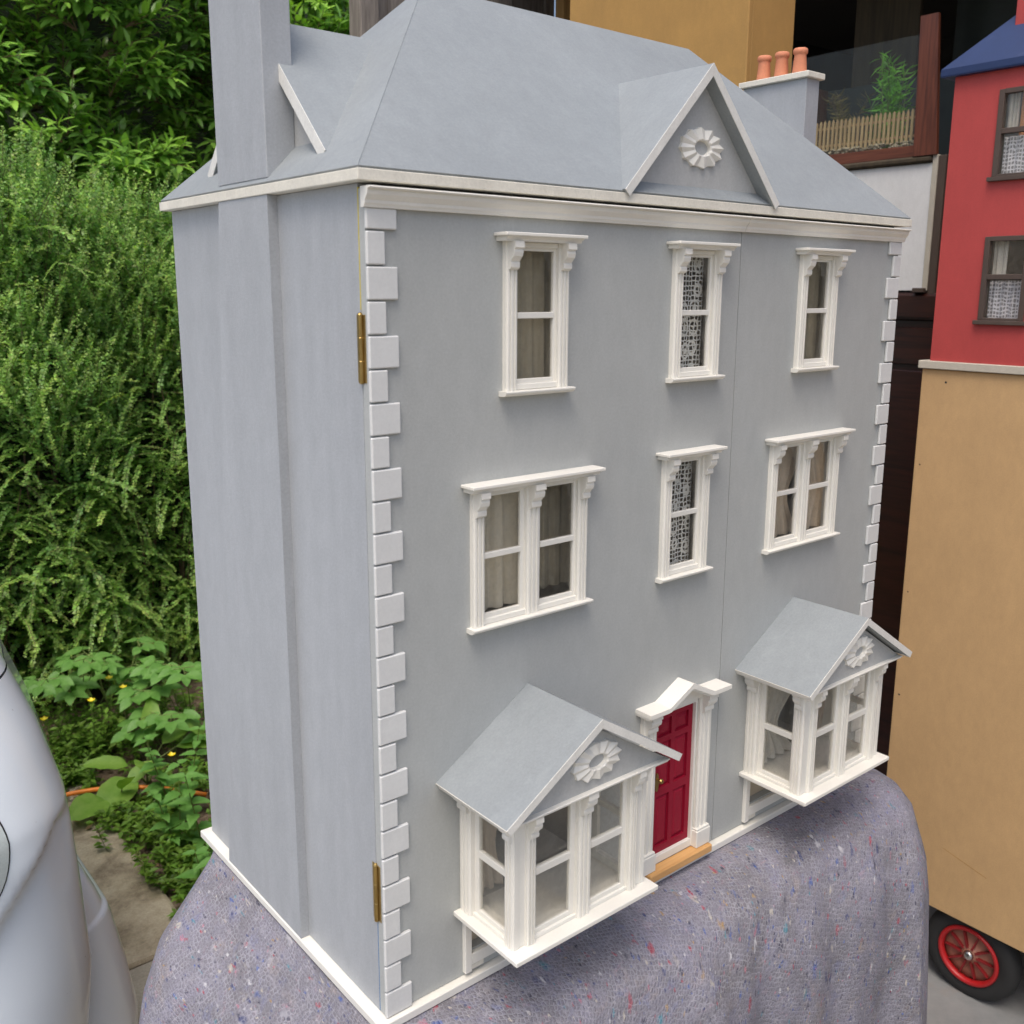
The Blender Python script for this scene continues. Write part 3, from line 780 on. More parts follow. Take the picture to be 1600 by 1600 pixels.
# dormers: axis 'y' front/back, 'x' sides
def dormer(front, ctr, half, zfoot, zap, axis, sgn, wall_at, zwall):
    """front: coordinate of the bargeboard plane along the axis; sgn: direction into the roof"""
    def P(a, t, z): return (t, a, z) if axis == 'y' else (a, t, z)
    # depth of the ridge on the main roof (45 degree slopes)
    base = (ey0 if sgn > 0 else ey1) if axis == 'y' else (ex0 if sgn > 0 else ex1)
    def into(z): return base + sgn*(z-zf)*1.0
    d = obj('dormer', MB().loft([[P(wall_at, ctr-half+14, zwall-5), P(wall_at, ctr+half-14, zwall-5), P(wall_at, ctr, zap-11)], [P(wall_at+sgn*4, ctr-half+14, zwall-5), P(wall_at+sgn*4, ctr+half-14, zwall-5), P(wall_at+sgn*4, ctr, zap-11)]]), 'gable', roof)
    th = 8.0 if axis == 'y' else 10.0
    for s_ in (-1, 1):
        h = zap-zfoot; ln = math.hypot(h, half)
        nx, nz = s_*h/ln, half/ln
        foot = P(front, ctr+s_*half, zfoot); ap = P(front, ctr+s_*.1, zap)
        bk = P(into(zap)+sgn*3, ctr+s_*.1, zap); bf = P(into(zfoot)+sgn*2, ctr+s_*half, zfoot)
        def dn(p, extra=0):
            q = list(p); i = 0 if axis == 'y' else 1
            q[i] -= nx*th; q[2] -= nz*th
            if abs(p[i]-ctr) < 1: q[i] = p[i]; q[2] = p[2]-th/nz
            return tuple(q)
        pl = [foot, ap, bk, bf]
        o = obj('roof_panel', MB().loft([pl, [dn(p) for p in pl]]), 'roof', d)
        # pale bargeboard edge
        e = .7*sgn
        pf = [P(front-e, ctr+s_*(half+.2), zfoot-.2), P(front-e, ctr+s_*.1, zap+.1), P(front+.05*sgn, ctr+s_*.1, zap+.1), P(front+.05*sgn, ctr+s_*(half+.2), zfoot-.2)]
        obj('bargeboard', MB().loft([pf, [dn(p) for p in pf]]), 'edge', d)
    return d
d1 = dormer(-11, 375.5, 113.5, 719.8, 841, 'y', 1, 3, 731)
rosette((377.5, 766), 31.5, 3, roof)
dormer(9, 191, 118, 738.5, 859, 'x', 1, 21, 751)
dormer(742, 191, 118, 738.5, 859, 'x', -1, 730, 751)

# chimneys ------------------------------------------------------------------
def breast(x0, x1):
    o = [[(x0,143.4,.3),(x1,143.4,.3),(x1,317,.3),(x0,317,.3)], [(x0,143.4,708.2),(x1,143.4,708.2),(x1,245,708.2),(x0,245,708.2)]]
    return obj('chimney_breast', MB().loft(o), 'side', house)
breast(-9.1, -.05); breast(751.05, 760.1)
def stack(x0, x1, y0, y1, zb):
    st = obj('chimney', MB().box(x0, x1, y0, y1, zb, 899, .6), 'side', house)
    obj('cap', MB().box(x0-5, x1+5, y0-5, y1+5, 899, 906.5, .8), 'cream', st)
    cx = (x0+x1)/2; n = 3
    for i in range(n):
        y = y0 + 22 + i*28.3
        obj('chimney_pot', MB().lathe([(9.6,0),(9.3,4),(7.6,24.5),(7.9,25.5),(9.0,26.2),(9.5,28.5),(9.2,31.5),(8.0,32.6),(6.4,32.4),(6.2,28)], (cx, y, 906.5), 'z', 20), 'terracotta', st, True)
    return st
stack(738, 766, 138.5, 239, 720)
stack(-6.3, 20.8, 147.3, 250, 722.5)
# hinges
for z0, z1 in ((559, 612), (91.5, 146)):
    h = MB(); h.lathe([(0.4,-.6),(1.9,0),(2.3,.6),(2.3,(z1-z0)*.32),(2.0,(z1-z0)*.33),(2.3,(z1-z0)*.34),(2.3,(z1-z0)*.66),(2.0,(z1-z0)*.67),(2.3,(z1-z0)*.68),(2.3,z1-z0-.6),(1.7,z1-z0+.6),(.3,z1-z0+1.4)], (-1.2, 8.9, z0), 'z', 12)
    h.box(-.6, .4, 3.0, 15.5, z0+.5, z1-.5, .2)
    obj('hinge', h, 'brass', house)

# curtains in the grey house ---------------------------------------------------
def curtain(x0, x1, z0, z1, y, folds, amp, mat, label, gather=0.0, cat='curtain', axis='x', wob=0):
    def f(u, v):
        w = u
        g_ = gather*(math.sin(math.pi*min(1, v*1.25))**2) if gather else 0
        xx = x0 + (x1-x0)*(w*(1-abs(g_)) if g_ >= 0 else 1-(1-w)*(1-abs(g_)))
        a = amp*math.sin(2*math.pi*folds*u + wob) + .3*amp*math.sin(2*math.pi*folds*2.3*u+1.1+2*v)
        z = z0+(z1-z0)*v
        return (xx, y+a, z) if axis == 'x' else (y+a, xx, z)
    o = obj('curtain', MB().grid(f, 40, 12), mat, None, True)
    return tag(o, label, cat, 'curtains in the grey dolls\' house' if axis == 'x' else 'curtains in the red dolls\' house')
curtain(148, 208, 552, 668, 17, 4, 1.6, 'brownlinen', 'brown sheer curtain in the top floor window nearest the brass hinge')
curtain(572, 634, 552, 668, 17, 3, 1.8, 'brownlinen', 'brown sheer curtain in the top floor window at the far end from the hinges')
curtain(106, 166, 347, 464, 16, 3.2, 3.4, 'linen', 'cream linen curtain in the paired window above the nearer bay')
curtain(196, 246, 347, 464, 34, 3, 2.0, 'brownlinen', 'dim brown curtain behind the right pane of paired window above the nearer bay')
curtain(538, 592, 347, 464, 16, 2.6, 2.6, 'beige', 'beige curtain behind the left pane of the paired window above the farther bay', .35)
curtain(604, 656, 347, 464, 16, 2.6, 2.6, 'beige', 'beige curtain behind the right pane of the paired window above the farther bay', -.3)
curtain(358, 402, 552, 668, 13, 2, .8, 'lace', 'white lace curtain in the top floor window in line with the door')
curtain(354, 397, 346, 462, 13, 2, .8, 'lace', 'white lace curtain in the middle floor window above the red door')
curtain(516, 584, 76, 194, -6, 4, 4, 'whitecloth', 'white curtain gathered inside the bay window right of the red door', .55)
curtain(618, 662, 76, 194, -4, 3, 3, 'beige', 'beige curtain on the far side of the bay right of the red door', -.4)
curtain(100, 134, 76, 194, 3, 3, 3, 'beige', 'beige curtain inside the bay window below the cream curtain', .3)

# ------------------------------------------------------------------ blanket on the table under the house
def blanket():
    levels = [ # xl, xr, yf, yb, z, corner radius, wave
        (10, 740, 12, 362, -9.2, 6, 0), (-6, 766, -14, 372, -9.0, 10, 0), (-10, 772, -32, 374, -10, 16, 0), (-18, 778, -60, 377, -17, 30, .4), (-32, 780, -84, 382, -33, 40, .8),
        (-56, 781, -98, 388, -57, 54, 3), (-88, 782, -112, 392, -88, 66, 5.5), (-106, 783, -119, 396, -130, 74, 8), (-118, 784, -122, 400, -190, 80, 11), (-126, 785, -126, 406, -270, 86, 14),
        (-131, 787, -130, 412, -370, 92, 17), (-136, 790, -136, 418, -490, 98, 14), (-140, 794, -142, 424, -610, 102, 17), (-142, 797, -147, 428, -725, 104, 20)]
    # finer in-between rings
    L2 = []
    for a, b in zip(levels, levels[1:]):
        for t in (0, .34, .67): L2.append([p+(q-p)*t for p, q in zip(a, b)])
    L2.append(list(levels[-1]))
    def outline(l):
        xl, xr, yf, yb, z, r_, wv = l
        pts = []
        def arc(cx, cy, a0):
            for i in range(15): th = a0+i/14*math.pi/2; pts.append((cx+r_*math.cos(th), cy+r_*math.sin(th), math.cos(th), math.sin(th)))
        def seg(p, q, n_, nx, ny):
            for i in range(1, n_): t = i/n_; pts.append((p[0]+(q[0]-p[0])*t, p[1]+(q[1]-p[1])*t, nx, ny))
        arc(xl+r_, yf+r_, math.pi); seg((xl+r_, yf), (xr-r_, yf), 110, 0, -1)
        arc(xr-r_, yf+r_, -math.pi/2); seg((xr, yf+r_), (xr, yb-r_), 60, 1, 0)
        arc(xr-r_, yb-r_, 0); seg((xr-r_, yb), (xl+r_, yb), 110, 0, 1)
        arc(xl+r_, yb-r_, math.pi/2); seg((xl, yb-r_), (xl, yf+r_), 60, -1, 0)
        return pts
    mb = MB(); b = mb.b
    uvl = b.loops.layers.uv.new('UVMap')
    base = outline(L2[0]); n = len(base)
    rows = []; uvs = []
    dist = [0.0]*n; prev = None
    for l in L2:
        o = outline(l); row = []; ur = []
        s_ = 0
        for i, (x_, y_, nx, ny) in enumerate(o):
            s_ = i/n*2*math.pi
            wv = l[6]*(math.sin(13*s_+.6)+.6*math.sin(22*s_+2)+.5*math.sin(7*s_+1.3))*.75
            lump = .9*math.sin(x_*.021+y_*.017)*math.sin(y_*.03+x_*.008+1) + .5*math.sin(x_*.055+2)*math.sin(y_*.047)
            if l[4] < -14:
                dd_ = min(1, (-l[4]-14)/70)
                if nx < -.5: wv += dd_*(7*math.exp(-((y_-62+l[4]*.25)/11)**2)-5*math.exp(-((y_-92+l[4]*.1)/13)**2)+5*math.exp(-((y_-170-l[4]*.2)/16)**2)+4*math.exp(-((y_-260)/14)**2))
                if ny < -.5: wv += dd_*(8*math.exp(-((x_-300+l[4]*.15)/20)**2)-6*math.exp(-((x_-350)/22)**2)+7*math.exp(-((x_-455-l[4]*.12)/24)**2)-6*math.exp(-((x_-540)/26)**2)+6*math.exp(-((x_-630)/24)**2)+6*math.exp(-((x_-120)/22)**2))
            p = Vector((x_+nx*wv, y_+ny*wv, l[4]+(lump-.9 if l[4] > -60 else 0)*min(1, max(0, (-6-y_)/20 if ny < -.5 else 1))))
            if prev: dist[i] += (p-prev[i]).length
            row.append(b.verts.new(V(*p)))
            ur.append(((base[i][0]+nx*dist[i])*S, (base[i][1]+ny*dist[i])*S))
            row[-1].index = 0
            if prev is None: pass
        prev2 = [Vector(((v.co.x)/S, v.co.y/S, v.co.z/S-G)) for v in row]
        prev = prev2; rows.append(row); uvs.append(ur)
    for k_ in range(len(rows)-1):
        for i in range(n):
            j = (i+1) % n
            f = b.faces.new([rows[k_][i], rows[k_][j], rows[k_+1][j], rows[k_+1][i]])
            for lp, (a, c) in zip(f.loops, ((k_,i),(k_,j),(k_+1,j),(k_+1,i))): lp[uvl].uv = uvs[a][c]
    f = b.faces.new(rows[0])
    for lp, u in zip(f.loops, uvs[0]): lp[uvl].uv = u
    o = obj('moving_blanket', mb, 'blanket', None, True)
    return tag(o, 'grey lilac felt moving blanket with coloured flecks draped under the grey dolls\' house', 'blanket')
blanket()

# ------------------------------------------------------------------ wheeled fibreboard box and the red dolls' house
X0 = 1405.0
box = thing('wheeled_box', 'tall tan fibreboard box on red wheels carrying the red dolls\' house', 'box', (1650, -100, -G))
obj('side_panel', MB().box(X0, X0+12, -520, 304, -609, 486, 1.2), 'mdf', box)
obj('side_panel', MB().box(1880, 1892, -520, 304, -609, 486, 1.2), 'mdf', box)
obj('end_panel', MB().box(X0+12.1, 1879.9, 291, 303, -609, 486, 1), 'mdf', box)
obj('end_panel', MB().box(X0+12.1, 1879.9, -519, -507, -609, 486, 1), 'mdf', box)
obj('bottom_board', MB().box(X0+50, 1842, -505, 289, -575, -563, 1), 'mdf2', box)
obj('screw_hole', MB().lathe([(2.2,0),(2.2,-.4)], (X0+.1, 255, 463), 'x', 10), 'dark', box)
for y_, z_, r_ in ((292,300,1.6),(293,40,1.5),(292,-180,2.0)):
    obj('nail_hole', MB().lathe([(r_,.3),(r_,-.3)], (X0, y_, z_), 'x', 8), 'dark', box)
obj('scratch', MB().prism([(170,-470),(80,-492),(80,-493.2),(170,-471)], 'x', X0-.3, X0+.2), 'mdf2', box)
obj('axle', MB().lathe([(9,0),(9,440)], (1425,106,-690), 'x', 12), 'steel', box)
obj('axle', MB().lathe([(9,0),(9,440)], (1425,-330,-690), 'x', 12), 'steel', box)
def trolley_wheel(y, x_, face):
    c = (x_, y, -688)
    f = face
    ty = obj('wheel', MB().lathe([(60,0*f),(66,-3*f),(78,-4*f),(88,0*f),(94,9*f),(96,20*f),(94,31*f),(88,40*f),(78,44*f),(60,42*f),(60,0*f)], c, 'x', 48, 0, False), 'tyre', box, True)
    obj('rim', MB().lathe([(52,2*f),(53,-3*f),(56,-6*f),(60,-6*f),(62,-3*f),(62,6*f),(52,8*f),(52,2*f)], c, 'x', 48, 0, False), 'wheelred', ty, True)
    obj('web', MB().lathe([(.5,3*f),(17,3*f),(18,7*f),(40,10*f),(53,8*f),(53,14*f),(.5,14*f)], c, 'x', 40), 'wheelweb', ty, True)
    rb = obj('rib', MB().prism([(y+15, -690.2), (y+50, -689), (y+50, -687), (y+15, -685.8)], 'x', c[0]+f*1.0, c[0]+f*9.5), 'ribred', ty)
    for k_ in range(1, 10):
        r2 = rb.copy(); col.objects.link(r2); r2.parent = ty
        an = 2*math.pi*k_/10; q = rb.location
        hub = Vector(((c[0]*S)-WL[ty.name].x, (c[1]*S)-WL[ty.name].y, ((c[2]+G)*S)-WL[ty.name].z))
        rel = rb.location-hub
        r2.location = hub + Matrix.Rotation(an, 3, 'X') @ rel; r2.rotation_euler = (an, 0, 0)
    obj('hub_cap', MB().lathe([(10,3*f),(10,-1*f),(8.5,-4*f),(5,-6*f),(.5,-6.8*f)], c, 'x', 20), 'steel', ty, True)
trolley_wheel(106, 1424, 1)
trolley_wheel(-330, 1424, 1)
trolley_wheel(106, 1872, -1)
trolley_wheel(-330, 1872, -1)

rh = thing('dolls_house', 'bright red dolls\' house with blue roof and brown windows on the tan box', 'dolls house', (1640, -100, 487))
obj('base_board', MB().box(X0-7, 1900, -530, 310, 487.1, 502, 1.2), 'board_edge', rh)
win = []
for yc in (165, -60, -290):
    for z0, z1 in ((581, 728), (831, 977)): win.append((yc-40+0, yc+40, z0, z1))
class MBx(MB):
    pass
def holes_x(x0, x1, y0, y1, z0, z1, hs):
    mb = MB(); mb.holes(y0, y1, z0, z1, x0, x1, hs)
    for v in mb.b.verts:                # swap x and y
        v.co.x, v.co.y = v.co.y, v.co.x
    return mb
obj('side_wall', holes_x(X0, X0+9, -495, 290, 502.1, 1010, win), 'redwall', rh)
obj('side_wall', MB().box(1870, 1880, -495, 290, 502.1, 1010, .5), 'redwall', rh)
obj('end_wall', MB().box(X0+9.1, 1869.9, 281, 290, 502.1, 1010, .5), 'redwall', rh)
obj('end_wall', MB().box(X0+9.1, 1869.9, -495, -486, 502.1, 1010, .5), 'redwall', rh)
obj('partition', MB().box(X0+150, X0+156, -485, 280, 502.2, 1000, .5), 'inside', rh)
obj('inner_floor', MB().box(X0+9.2, X0+149.8, -485, 280, 770, 776, .5), 'inside', rh)
for (y0, y1, z0, z1) in win:
    fm = MB(); d_ = X0-4.5
    fm.box(d_, X0+6, y0-.5, y0+9, z0, z1, .6); fm.box(d_, X0+6, y1-9, y1+.5, z0, z1, .6)
    fm.box(d_+.2, X0+6, y0+9, y1-9, z1-8, z1+.4, .6); fm.box(d_+.2, X0+6, y0+9, y1-9, z0-.4, z0+4, .6)
    zm = z0+.49*(z1-z0); fm.box(d_+.4, X0+5, y0+9, y1-9, zm, zm+9, .6)
    w = obj('window', fm, 'brown_trim', rh)
    obj('sill', MB().box(X0-9, X0-.05, y0-7, y1+7, z0-8, z0-.5, .8), 'brown_trim', w)
    obj('pane', MB().box(X0+2.5, X0+3.3, y0+9, y1-9, z0+4, zm, .05), 'glass', w)
    obj('pane', MB().box(X0+2.5, X0+3.3, y0+9, y1-9, zm+9, z1-8, .05), 'glass', w)
# blue hip roof
rp = obj('roof', MB().loft([[(X0-13,-515,1010.2),(1893,-515,1010.2),(1893,310,1010.2),(X0-13,310,1010.2)], [(X0-14,-516,1013),(1894,-516,1013),(1894,311,1013),(X0-14,311,1013)], [(X0-14,-516,1024),(1894,-516,1024),(1894,311,1024),(X0-14,311,1024)],
     [(1560,-330,1215),(1725,-330,1215),(1725,120,1215),(1560,120,1215)]]), 'blue', rh)
obj('chimney', MB().box(1450, 1540, 90, 214, 1036, 1420, 1), 'redwall', rh)
curtain(197, 172, 659, 722, X0+18, 2, 2, 'whitecloth', 'plain white curtain in the upper half of the lower window of the red house', 0, axis='y')
curtain(197, 133, 584, 651, X0+14, 4, 3, 'net', 'white checked net curtain in the lower window of the red house', 0, axis='y')
curtain(197, 178, 908, 972, X0+18, 3, 3, 'whitecloth', 'white folded curtain in the upper window of the red house beside the orange one', 0, axis='y')
curtain(177, 140, 900, 972, X0+22, 2, 2, 'orangecloth', 'orange curtain in the upper window of the red house', 0, axis='y')
curtain(197, 133, 836, 899, X0+14, 4, 3, 'net', 'white checked net curtain in the upper window of the red house', 0, axis='y')

# ------------------------------------------------------------------ things further into the garage
tb = thing('tall_box', 'tall plain brown fibreboard box standing behind the grey roof ridge', 'box', (1183, 770, -G))
obj('side_panel', MB().box(1115, 1127, 533, 1010, -G+12, 1500, 1.5), 'mdf2', tb)
obj('front_panel', MB().box(1127.1, 1252, 533.5, 545, -G+12, 1499.5, 1.5), 'mdf2', tb)
obj('side_panel', MB().box(1240, 1251.8, 545.2, 1009, -G+12, 1499, 1.5), 'mdf2', tb)
obj('back_panel', MB().box(1127.1, 1239.8, 998, 1009.5, -G+12, 1499, 1.5), 'mdf2', tb)

mc = thing('cabinet', 'dark mahogany cabinet in the shade beneath the white panelled box', 'cabinet', (2200, 850, -G+10))
obj('body', MB().box(2010, 2420, 560, 1240, -G+12, 560, 3), 'mahogany', mc)
obj('top', MB().box(1992, 2430, 545, 1255, 560.1, 628, 8), 'mahogany', mc)
for y0 in (575, 905): obj('door', MB().box(2002, 2009.9, y0, y0+320, -640, 430, 4), 'mahogany', mc)
obj('drawer', MB().box(2002, 2009.9, 575, 1225, 445, 540, 3), 'mahogany', mc)
for y_ in (880, 920): obj('handle', MB().lathe([(6,0),(6,-8),(11,-14),(9,-22),(2,-24)], (2001.9, y_, 60), 'x', 12), 'brass', mc, True)

wb = thing('white_box', 'off white panelled box with dark brown corner strip under the glass garden case', 'box', (2200, 860, 632))
obj('front_panel', MB().box(2000, 2010, 640, 1230, 633, 944, 1), 'white_panel', wb)
obj('edge_strip', MB().box(1996, 2012, 626, 639.8, 633, 962, 1), 'board_edge', wb)
obj('corner_strip', MB().box(1998, 2060, 606, 625.8, 622, 960, 1.5), 'brown_trim', wb)
obj('body', MB().box(2010.2, 2400, 642, 1228, 633, 942, 1), 'white_panel', wb)
obj('lip', MB().box(1985, 2000, 628, 660, 629, 640, 1), 'brown_trim', wb)

gc = thing('garden_case', 'glass fronted redwood case with a miniature garden on the white box', 'display case', (2200, 860, 946))
obj('base', MB().box(1990, 2410, 640, 1240, 945, 962, 6), 'dimboard', gc)
obj('rail', MB().box(1998, 2014, 690, 1230, 962.2, 990, 1), 'redwood_y', gc)
obj('post', MB().prism([(628,962.2),(690,962.2),(699,1290),(654,1290)], 'x', 1990, 2000), 'redwood', gc)
obj('post', MB().box(2380, 2410, 632, 690, 962.2, 1290, 1), 'redwood', gc)
obj('back_board', MB().box(2395, 2405, 695, 1230, 962.2, 1240, 1), 'tarp', gc)
obj('end_board', MB().box(2020, 2390, 1215, 1229, 962.2, 1240, 1), 'redwood', gc)
obj('glass_front', MB().box(2003, 2007, 699, 1225, 990.2, 1252, .4), 'glass2', gc)
st = MB()
for i in range(150):
    y_ = rng.uniform(698, 1120); z_ = rng.uniform(993, 1004); r_ = rng.uniform(3.5, 7.5)
    st.lathe([(r_*.3,-r_*.5),(r_*.95,-r_*.2),(r_,.1*r_),(r_*.6,r_*.5),(r_*.1,r_*.62)], (2013+rng.uniform(0,6), y_, z_), 'z', 7, rng.uniform(0,6))
obj('pebble_strip', st, 'pebble', gc, True, kind='stuff')
obj('fence_rail', MB().box(2026, 2029, 698, 1215, 1015, 1021, .5), 'picket', gc)
obj('fence_rail', MB().box(2026, 2029, 698, 1215, 1060, 1066, .5), 'picket', gc)
pk = obj('picket', MB().prism([(702,1004),(709,1004),(709,1076),(705.5,1083),(702,1076)], 'x', 2022, 2025.8), 'picket', gc)
for i in range(1, 40): dup(pk, gc, (0, i*12.7, rng.uniform(-1.5,1.5)))

# leaf builders -----------------------------------------------------------------
def leaf_quads(P, T, Nn, ln, wd, bend=.15):
    """P base (n,3), T along, Nn normal; returns verts (n*6,3), faces (n*2... ,4)"""
    n = len(P)
    B = np.cross(T, Nn); B /= np.linalg.norm(B, axis=1, keepdims=True)+1e-9
    ln = np.broadcast_to(np.asarray(ln, float), (n,))[:,None]; wd = np.broadcast_to(np.asarray(wd, float), (n,))[:,None]
    v0 = P; v1 = P+T*ln*.45+B*wd*.5+Nn*wd*.12; v2 = P+T*ln-Nn*ln*bend; v3 = P+T*ln*.45-B*wd*.5+Nn*wd*.12
    vm = P+T*ln*.5-Nn*ln*bend*.2
    verts = np.stack([v0,v1,v2,v3,vm],1).reshape(-1,3)
    b = np.arange(n)[:,None]*5
    faces = np.concatenate([b+np.array([[0,1,2,4]]), b+np.array([[0,4,2,3]])],1).reshape(-1,4)
    return verts, faces
def rhombs(P, T, Nn, ln, wd):
    n = len(P); B = np.cross(T, Nn); B /= np.linalg.norm(B, axis=1, keepdims=True)+1e-9
    ln = np.asarray(ln, float)[:,None]; wd = np.asarray(wd, float)[:,None]
    v = np.stack([P, P+T*ln*.5+B*wd*.5, P+T*ln-Nn*ln*.08, P+T*ln*.5-B*wd*.5], 1).reshape(-1,3)
    return v, np.arange(n)[:,None]*4+np.array([[0,1,2,3]])
def unit(a): return a/(np.linalg.norm(a, axis=1, keepdims=True)+1e-9)
def shades(n, base, jit=.35, yellow=.2):
    c = np.array(base)[None,:]*(1+jit*(nr.random((n,1))-.5)*2)
    y = nr.random((n,1))*yellow
    return np.clip(c*(1-y)+np.array([[.22,.24,.03]])*y, .003, 1)

# plants in the case
def bamboo(y_, x_, h, label, colr):
    t = thing('miniature_plant', label, 'plant', (x_, y_, 964))
    stm = MB(); Ps = []; Ts = []
    for k_ in range(11):
        a = rng.uniform(-.35,.35); hh = h*rng.uniform(.7,1.05)
        p0 = Vector((x_+rng.uniform(-12,12), y_+rng.uniform(-14,14), 964)); p1 = p0+Vector((rng.uniform(-20,20), a*hh*.45, hh))
        stm.tube([p0, p0.lerp(p1,.5)+Vector((0,a*15,0)), p1], 1.5, 5, .5)
        for q in np.linspace(.25, 1, 22):
            b = p0.lerp(p1, q)
            for s_ in range(2):
                Ps.append(tuple(b)); Ts.append((rng.uniform(-.6,.6), rng.uniform(-1,1), rng.uniform(-.6,.9)))
    Ps = np.array(Ps); Ts = unit(np.array(Ts)); Nn = unit(np.cross(Ts, nr.normal(size=Ts.shape)))
    v, f = leaf_quads(Ps, Ts, Nn, nr.uniform(22,44,len(Ps)), 5.0, .2)
    obj('stem', stm, 'twig_green', t)
    np_mesh('foliage', v, f, 'leaf', t, np.repeat(shades(len(Ps), colr, .4, .15), 2, 0))
bamboo(800, 2070, 262, 'bright green bamboo-like miniature plant behind the picket fence in the case', (.20,.50,.07))
bamboo(880, 2160, 170, 'darker green miniature plant left of the bright bamboo in the case', (.07,.22,.05))
def grass_plume(y_, x_, h, label):
    t = thing('miniature_plant', label, 'plant', (x_, y_, 964))
    Ps = []; Ts = []; stm = MB()
    for k_ in range(7):
        a = rng.uniform(-.6,.6); pts = []
        for q in np.linspace(0, 1, 8): pts.append(Vector((x_+8*math.sin(k_), y_+a*h*.55*q*q, 964+h*(q-.25*abs(a)*q*q))))
        stm.tube(pts, .9, 4, .4)
        for q in range(2, 8):
            for r_ in range(9):
                b = pts[q-1].lerp(pts[q], r_/9); Ps.append(tuple(b)); Ts.append((rng.uniform(-.5,.5), a*.6+rng.choice((-.8,.8)), rng.uniform(.1,.8)))
    Ps = np.array(Ps); Ts = unit(np.array(Ts)); Nn = unit(np.cross(Ts, nr.normal(size=Ts.shape)))
    v, f = leaf_quads(Ps, Ts, Nn, nr.uniform(20,34,len(Ps)), 1.8, .1)
    obj('stem', stm, 'twig', t)
    np_mesh('foliage', v, f, 'leaf', t, np.repeat(shades(len(Ps), (.24,.19,.07), .3, .1), 2, 0))
grass_plume(955, 2100, 215, 'feathery brown-green grass plume behind the picket fence in the case')
lb = thing('upright_board', 'dim brown board standing in the dark behind the glass garden case', 'board', (2700, 1150, -G+12))
obj('board', MB().box(2690, 2712, 1100, 1330, -G+12, 1700, 2), 'dimboard', lb)
ds = tag(obj('dark_sheet', MB().grid(lambda u, v: (2850+14*math.sin(u*21), 350+u*720, 780+v*960), 40, 6), 'tarp', None, True), 'dark green sheet hanging in the back of the garage behind the redwood post', 'sheet')

# ------------------------------------------------------------------ silver car (front corner toward the house)
car = thing('parked_car', 'silver car with its rounded corner and lamp beside the concrete path', 'car', (-1900, 1450, -G))
def interp(z, tab):
    for (z0, a), (z1, b) in zip(tab, tab[1:]):
        if z0 >= z >= z1: return a+(b-a)*(z0-z)/(z0-z1)
    return tab[0][1] if z > tab[0][0] else tab[-1][1]
xe_t = [(400,-520),(330,-300),(262,-188),(200,-152),(165,-140),(117,-122),(40,-97),(-56,-77),(-181,-70),(-354,-62),(-560,-88),(-640,-110)]
ys_t = [(400,960),(330,830),(262,764),(200,722),(112,676),(0,626),(-60,606),(-100,600),(-170,600),(-330,606),(-560,620),(-640,640)]
def car_outline(z, grow=0, y2=2210, far=-3950):
    xe = interp(z, xe_t)+grow; ys = interp(z, ys_t)-grow; r_ = 165
    pts = [(far, ys)]
    for q in np.linspace(far+200, xe-r_, 14)[:-1]: pts.append((q, ys))
    for i in range(19):
        th = -math.pi/2+i/18*math.pi/2; pts.append((xe-r_+r_*math.cos(th), ys+r_*.9+r_*.9*math.sin(th)))
    for q in np.linspace(ys+r_*.9, y2, 16)[1:]:
        t = (q-1430)/780; pts.append((xe+26*(1-min(1, t*t))-18*(1-min(1,abs(t)))*0, q))
    pts.append((far, y2))
    out = []
    for a, b in pts:
        zc = -66+min(0, a+105)*.95
        t = min(1, max(0, (zc-z)/26)); t = t*t*(3-2*t)*max(0, 1-max(0, (b-ys-60)/60))
        rec = 17*t*(1-.55*min(1, max(0, (zc-z-40)/160)))
        out.append((a-rec*.35, b+rec, z))
    return out
def car_shell(zs, grow=0): 
    mb = MB(); mb.loft([car_outline(z, grow) for z in zs], False, False); return mb
obj('bonnet', car_shell([330,300,262,230,200,165,140,122,116,114,113]), 'car', car, True)
lo_ = [110,109,107,100,70,40,10,-20,-40,-55,-64,-70,-77,-84,-91,-98,-106,-114,-123,-132,-141,-150,-160,-172,-186,-202,-222,-250,-290,-340,-400,-470,-540,-600]
obj('wing', car_shell(lo_), 'car', car, True)
obj('panel_gap', car_shell([114,109], -5), 'dark', car, True)
obj('bonnet_top', MB().face and (lambda q: (q.loft([car_outline(330), [(a*.5-1100 if a > -3000 else a, 1430+(b-1430)*.8, 350) for a, b, z in car_outline(330)]], False, False), q)[1])(MB()), 'car', car, True)
# dark strip round the end edge
ds_ = MB(); rr = []
for z in np.linspace(120, -110, 12):
    xe = interp(z, xe_t); ys = interp(z, ys_t)
    rr.append([(xe-4, ys+150, z), (xe+2.6, ys+168, z), (xe+2.8, ys+200, z), (xe-4, ys+205, z)])
ds_.loft(rr); obj('trim_strip', ds_, 'black', car, True)
# bumper bulging out lower down
bxe = [(-240,-92),(-256,-56),(-268,-38),(-300,-24),(-328,-15),(-334,-7),(-345,-4),(-430,12),(-530,26),(-600,22),(-660,0)]
def bump_outline(z):
    xe = interp(z, bxe); ys = 742; r_ = 190
    pts = []
    for i in range(17):
        th = -math.pi/2+i/16*math.pi/2; pts.append((xe-r_+r_*math.cos(th), ys+r_*.6+r_*.6*math.sin(th), z))
    for q in np.linspace(ys+r_*.6, 2100, 12)[1:]: pts.append((xe, q, z))
    return pts
bm_ = MB(); bm_.loft([bump_outline(z) for z in (-240,-247,-253,-257,-262,-268,-278,-290,-304,-318,-326,-328,-331,-334,-338,-348,-390,-430,-480,-530,-570,-600,-640,-660)], False, False)
obj('bumper', bm_, 'car', car, True)
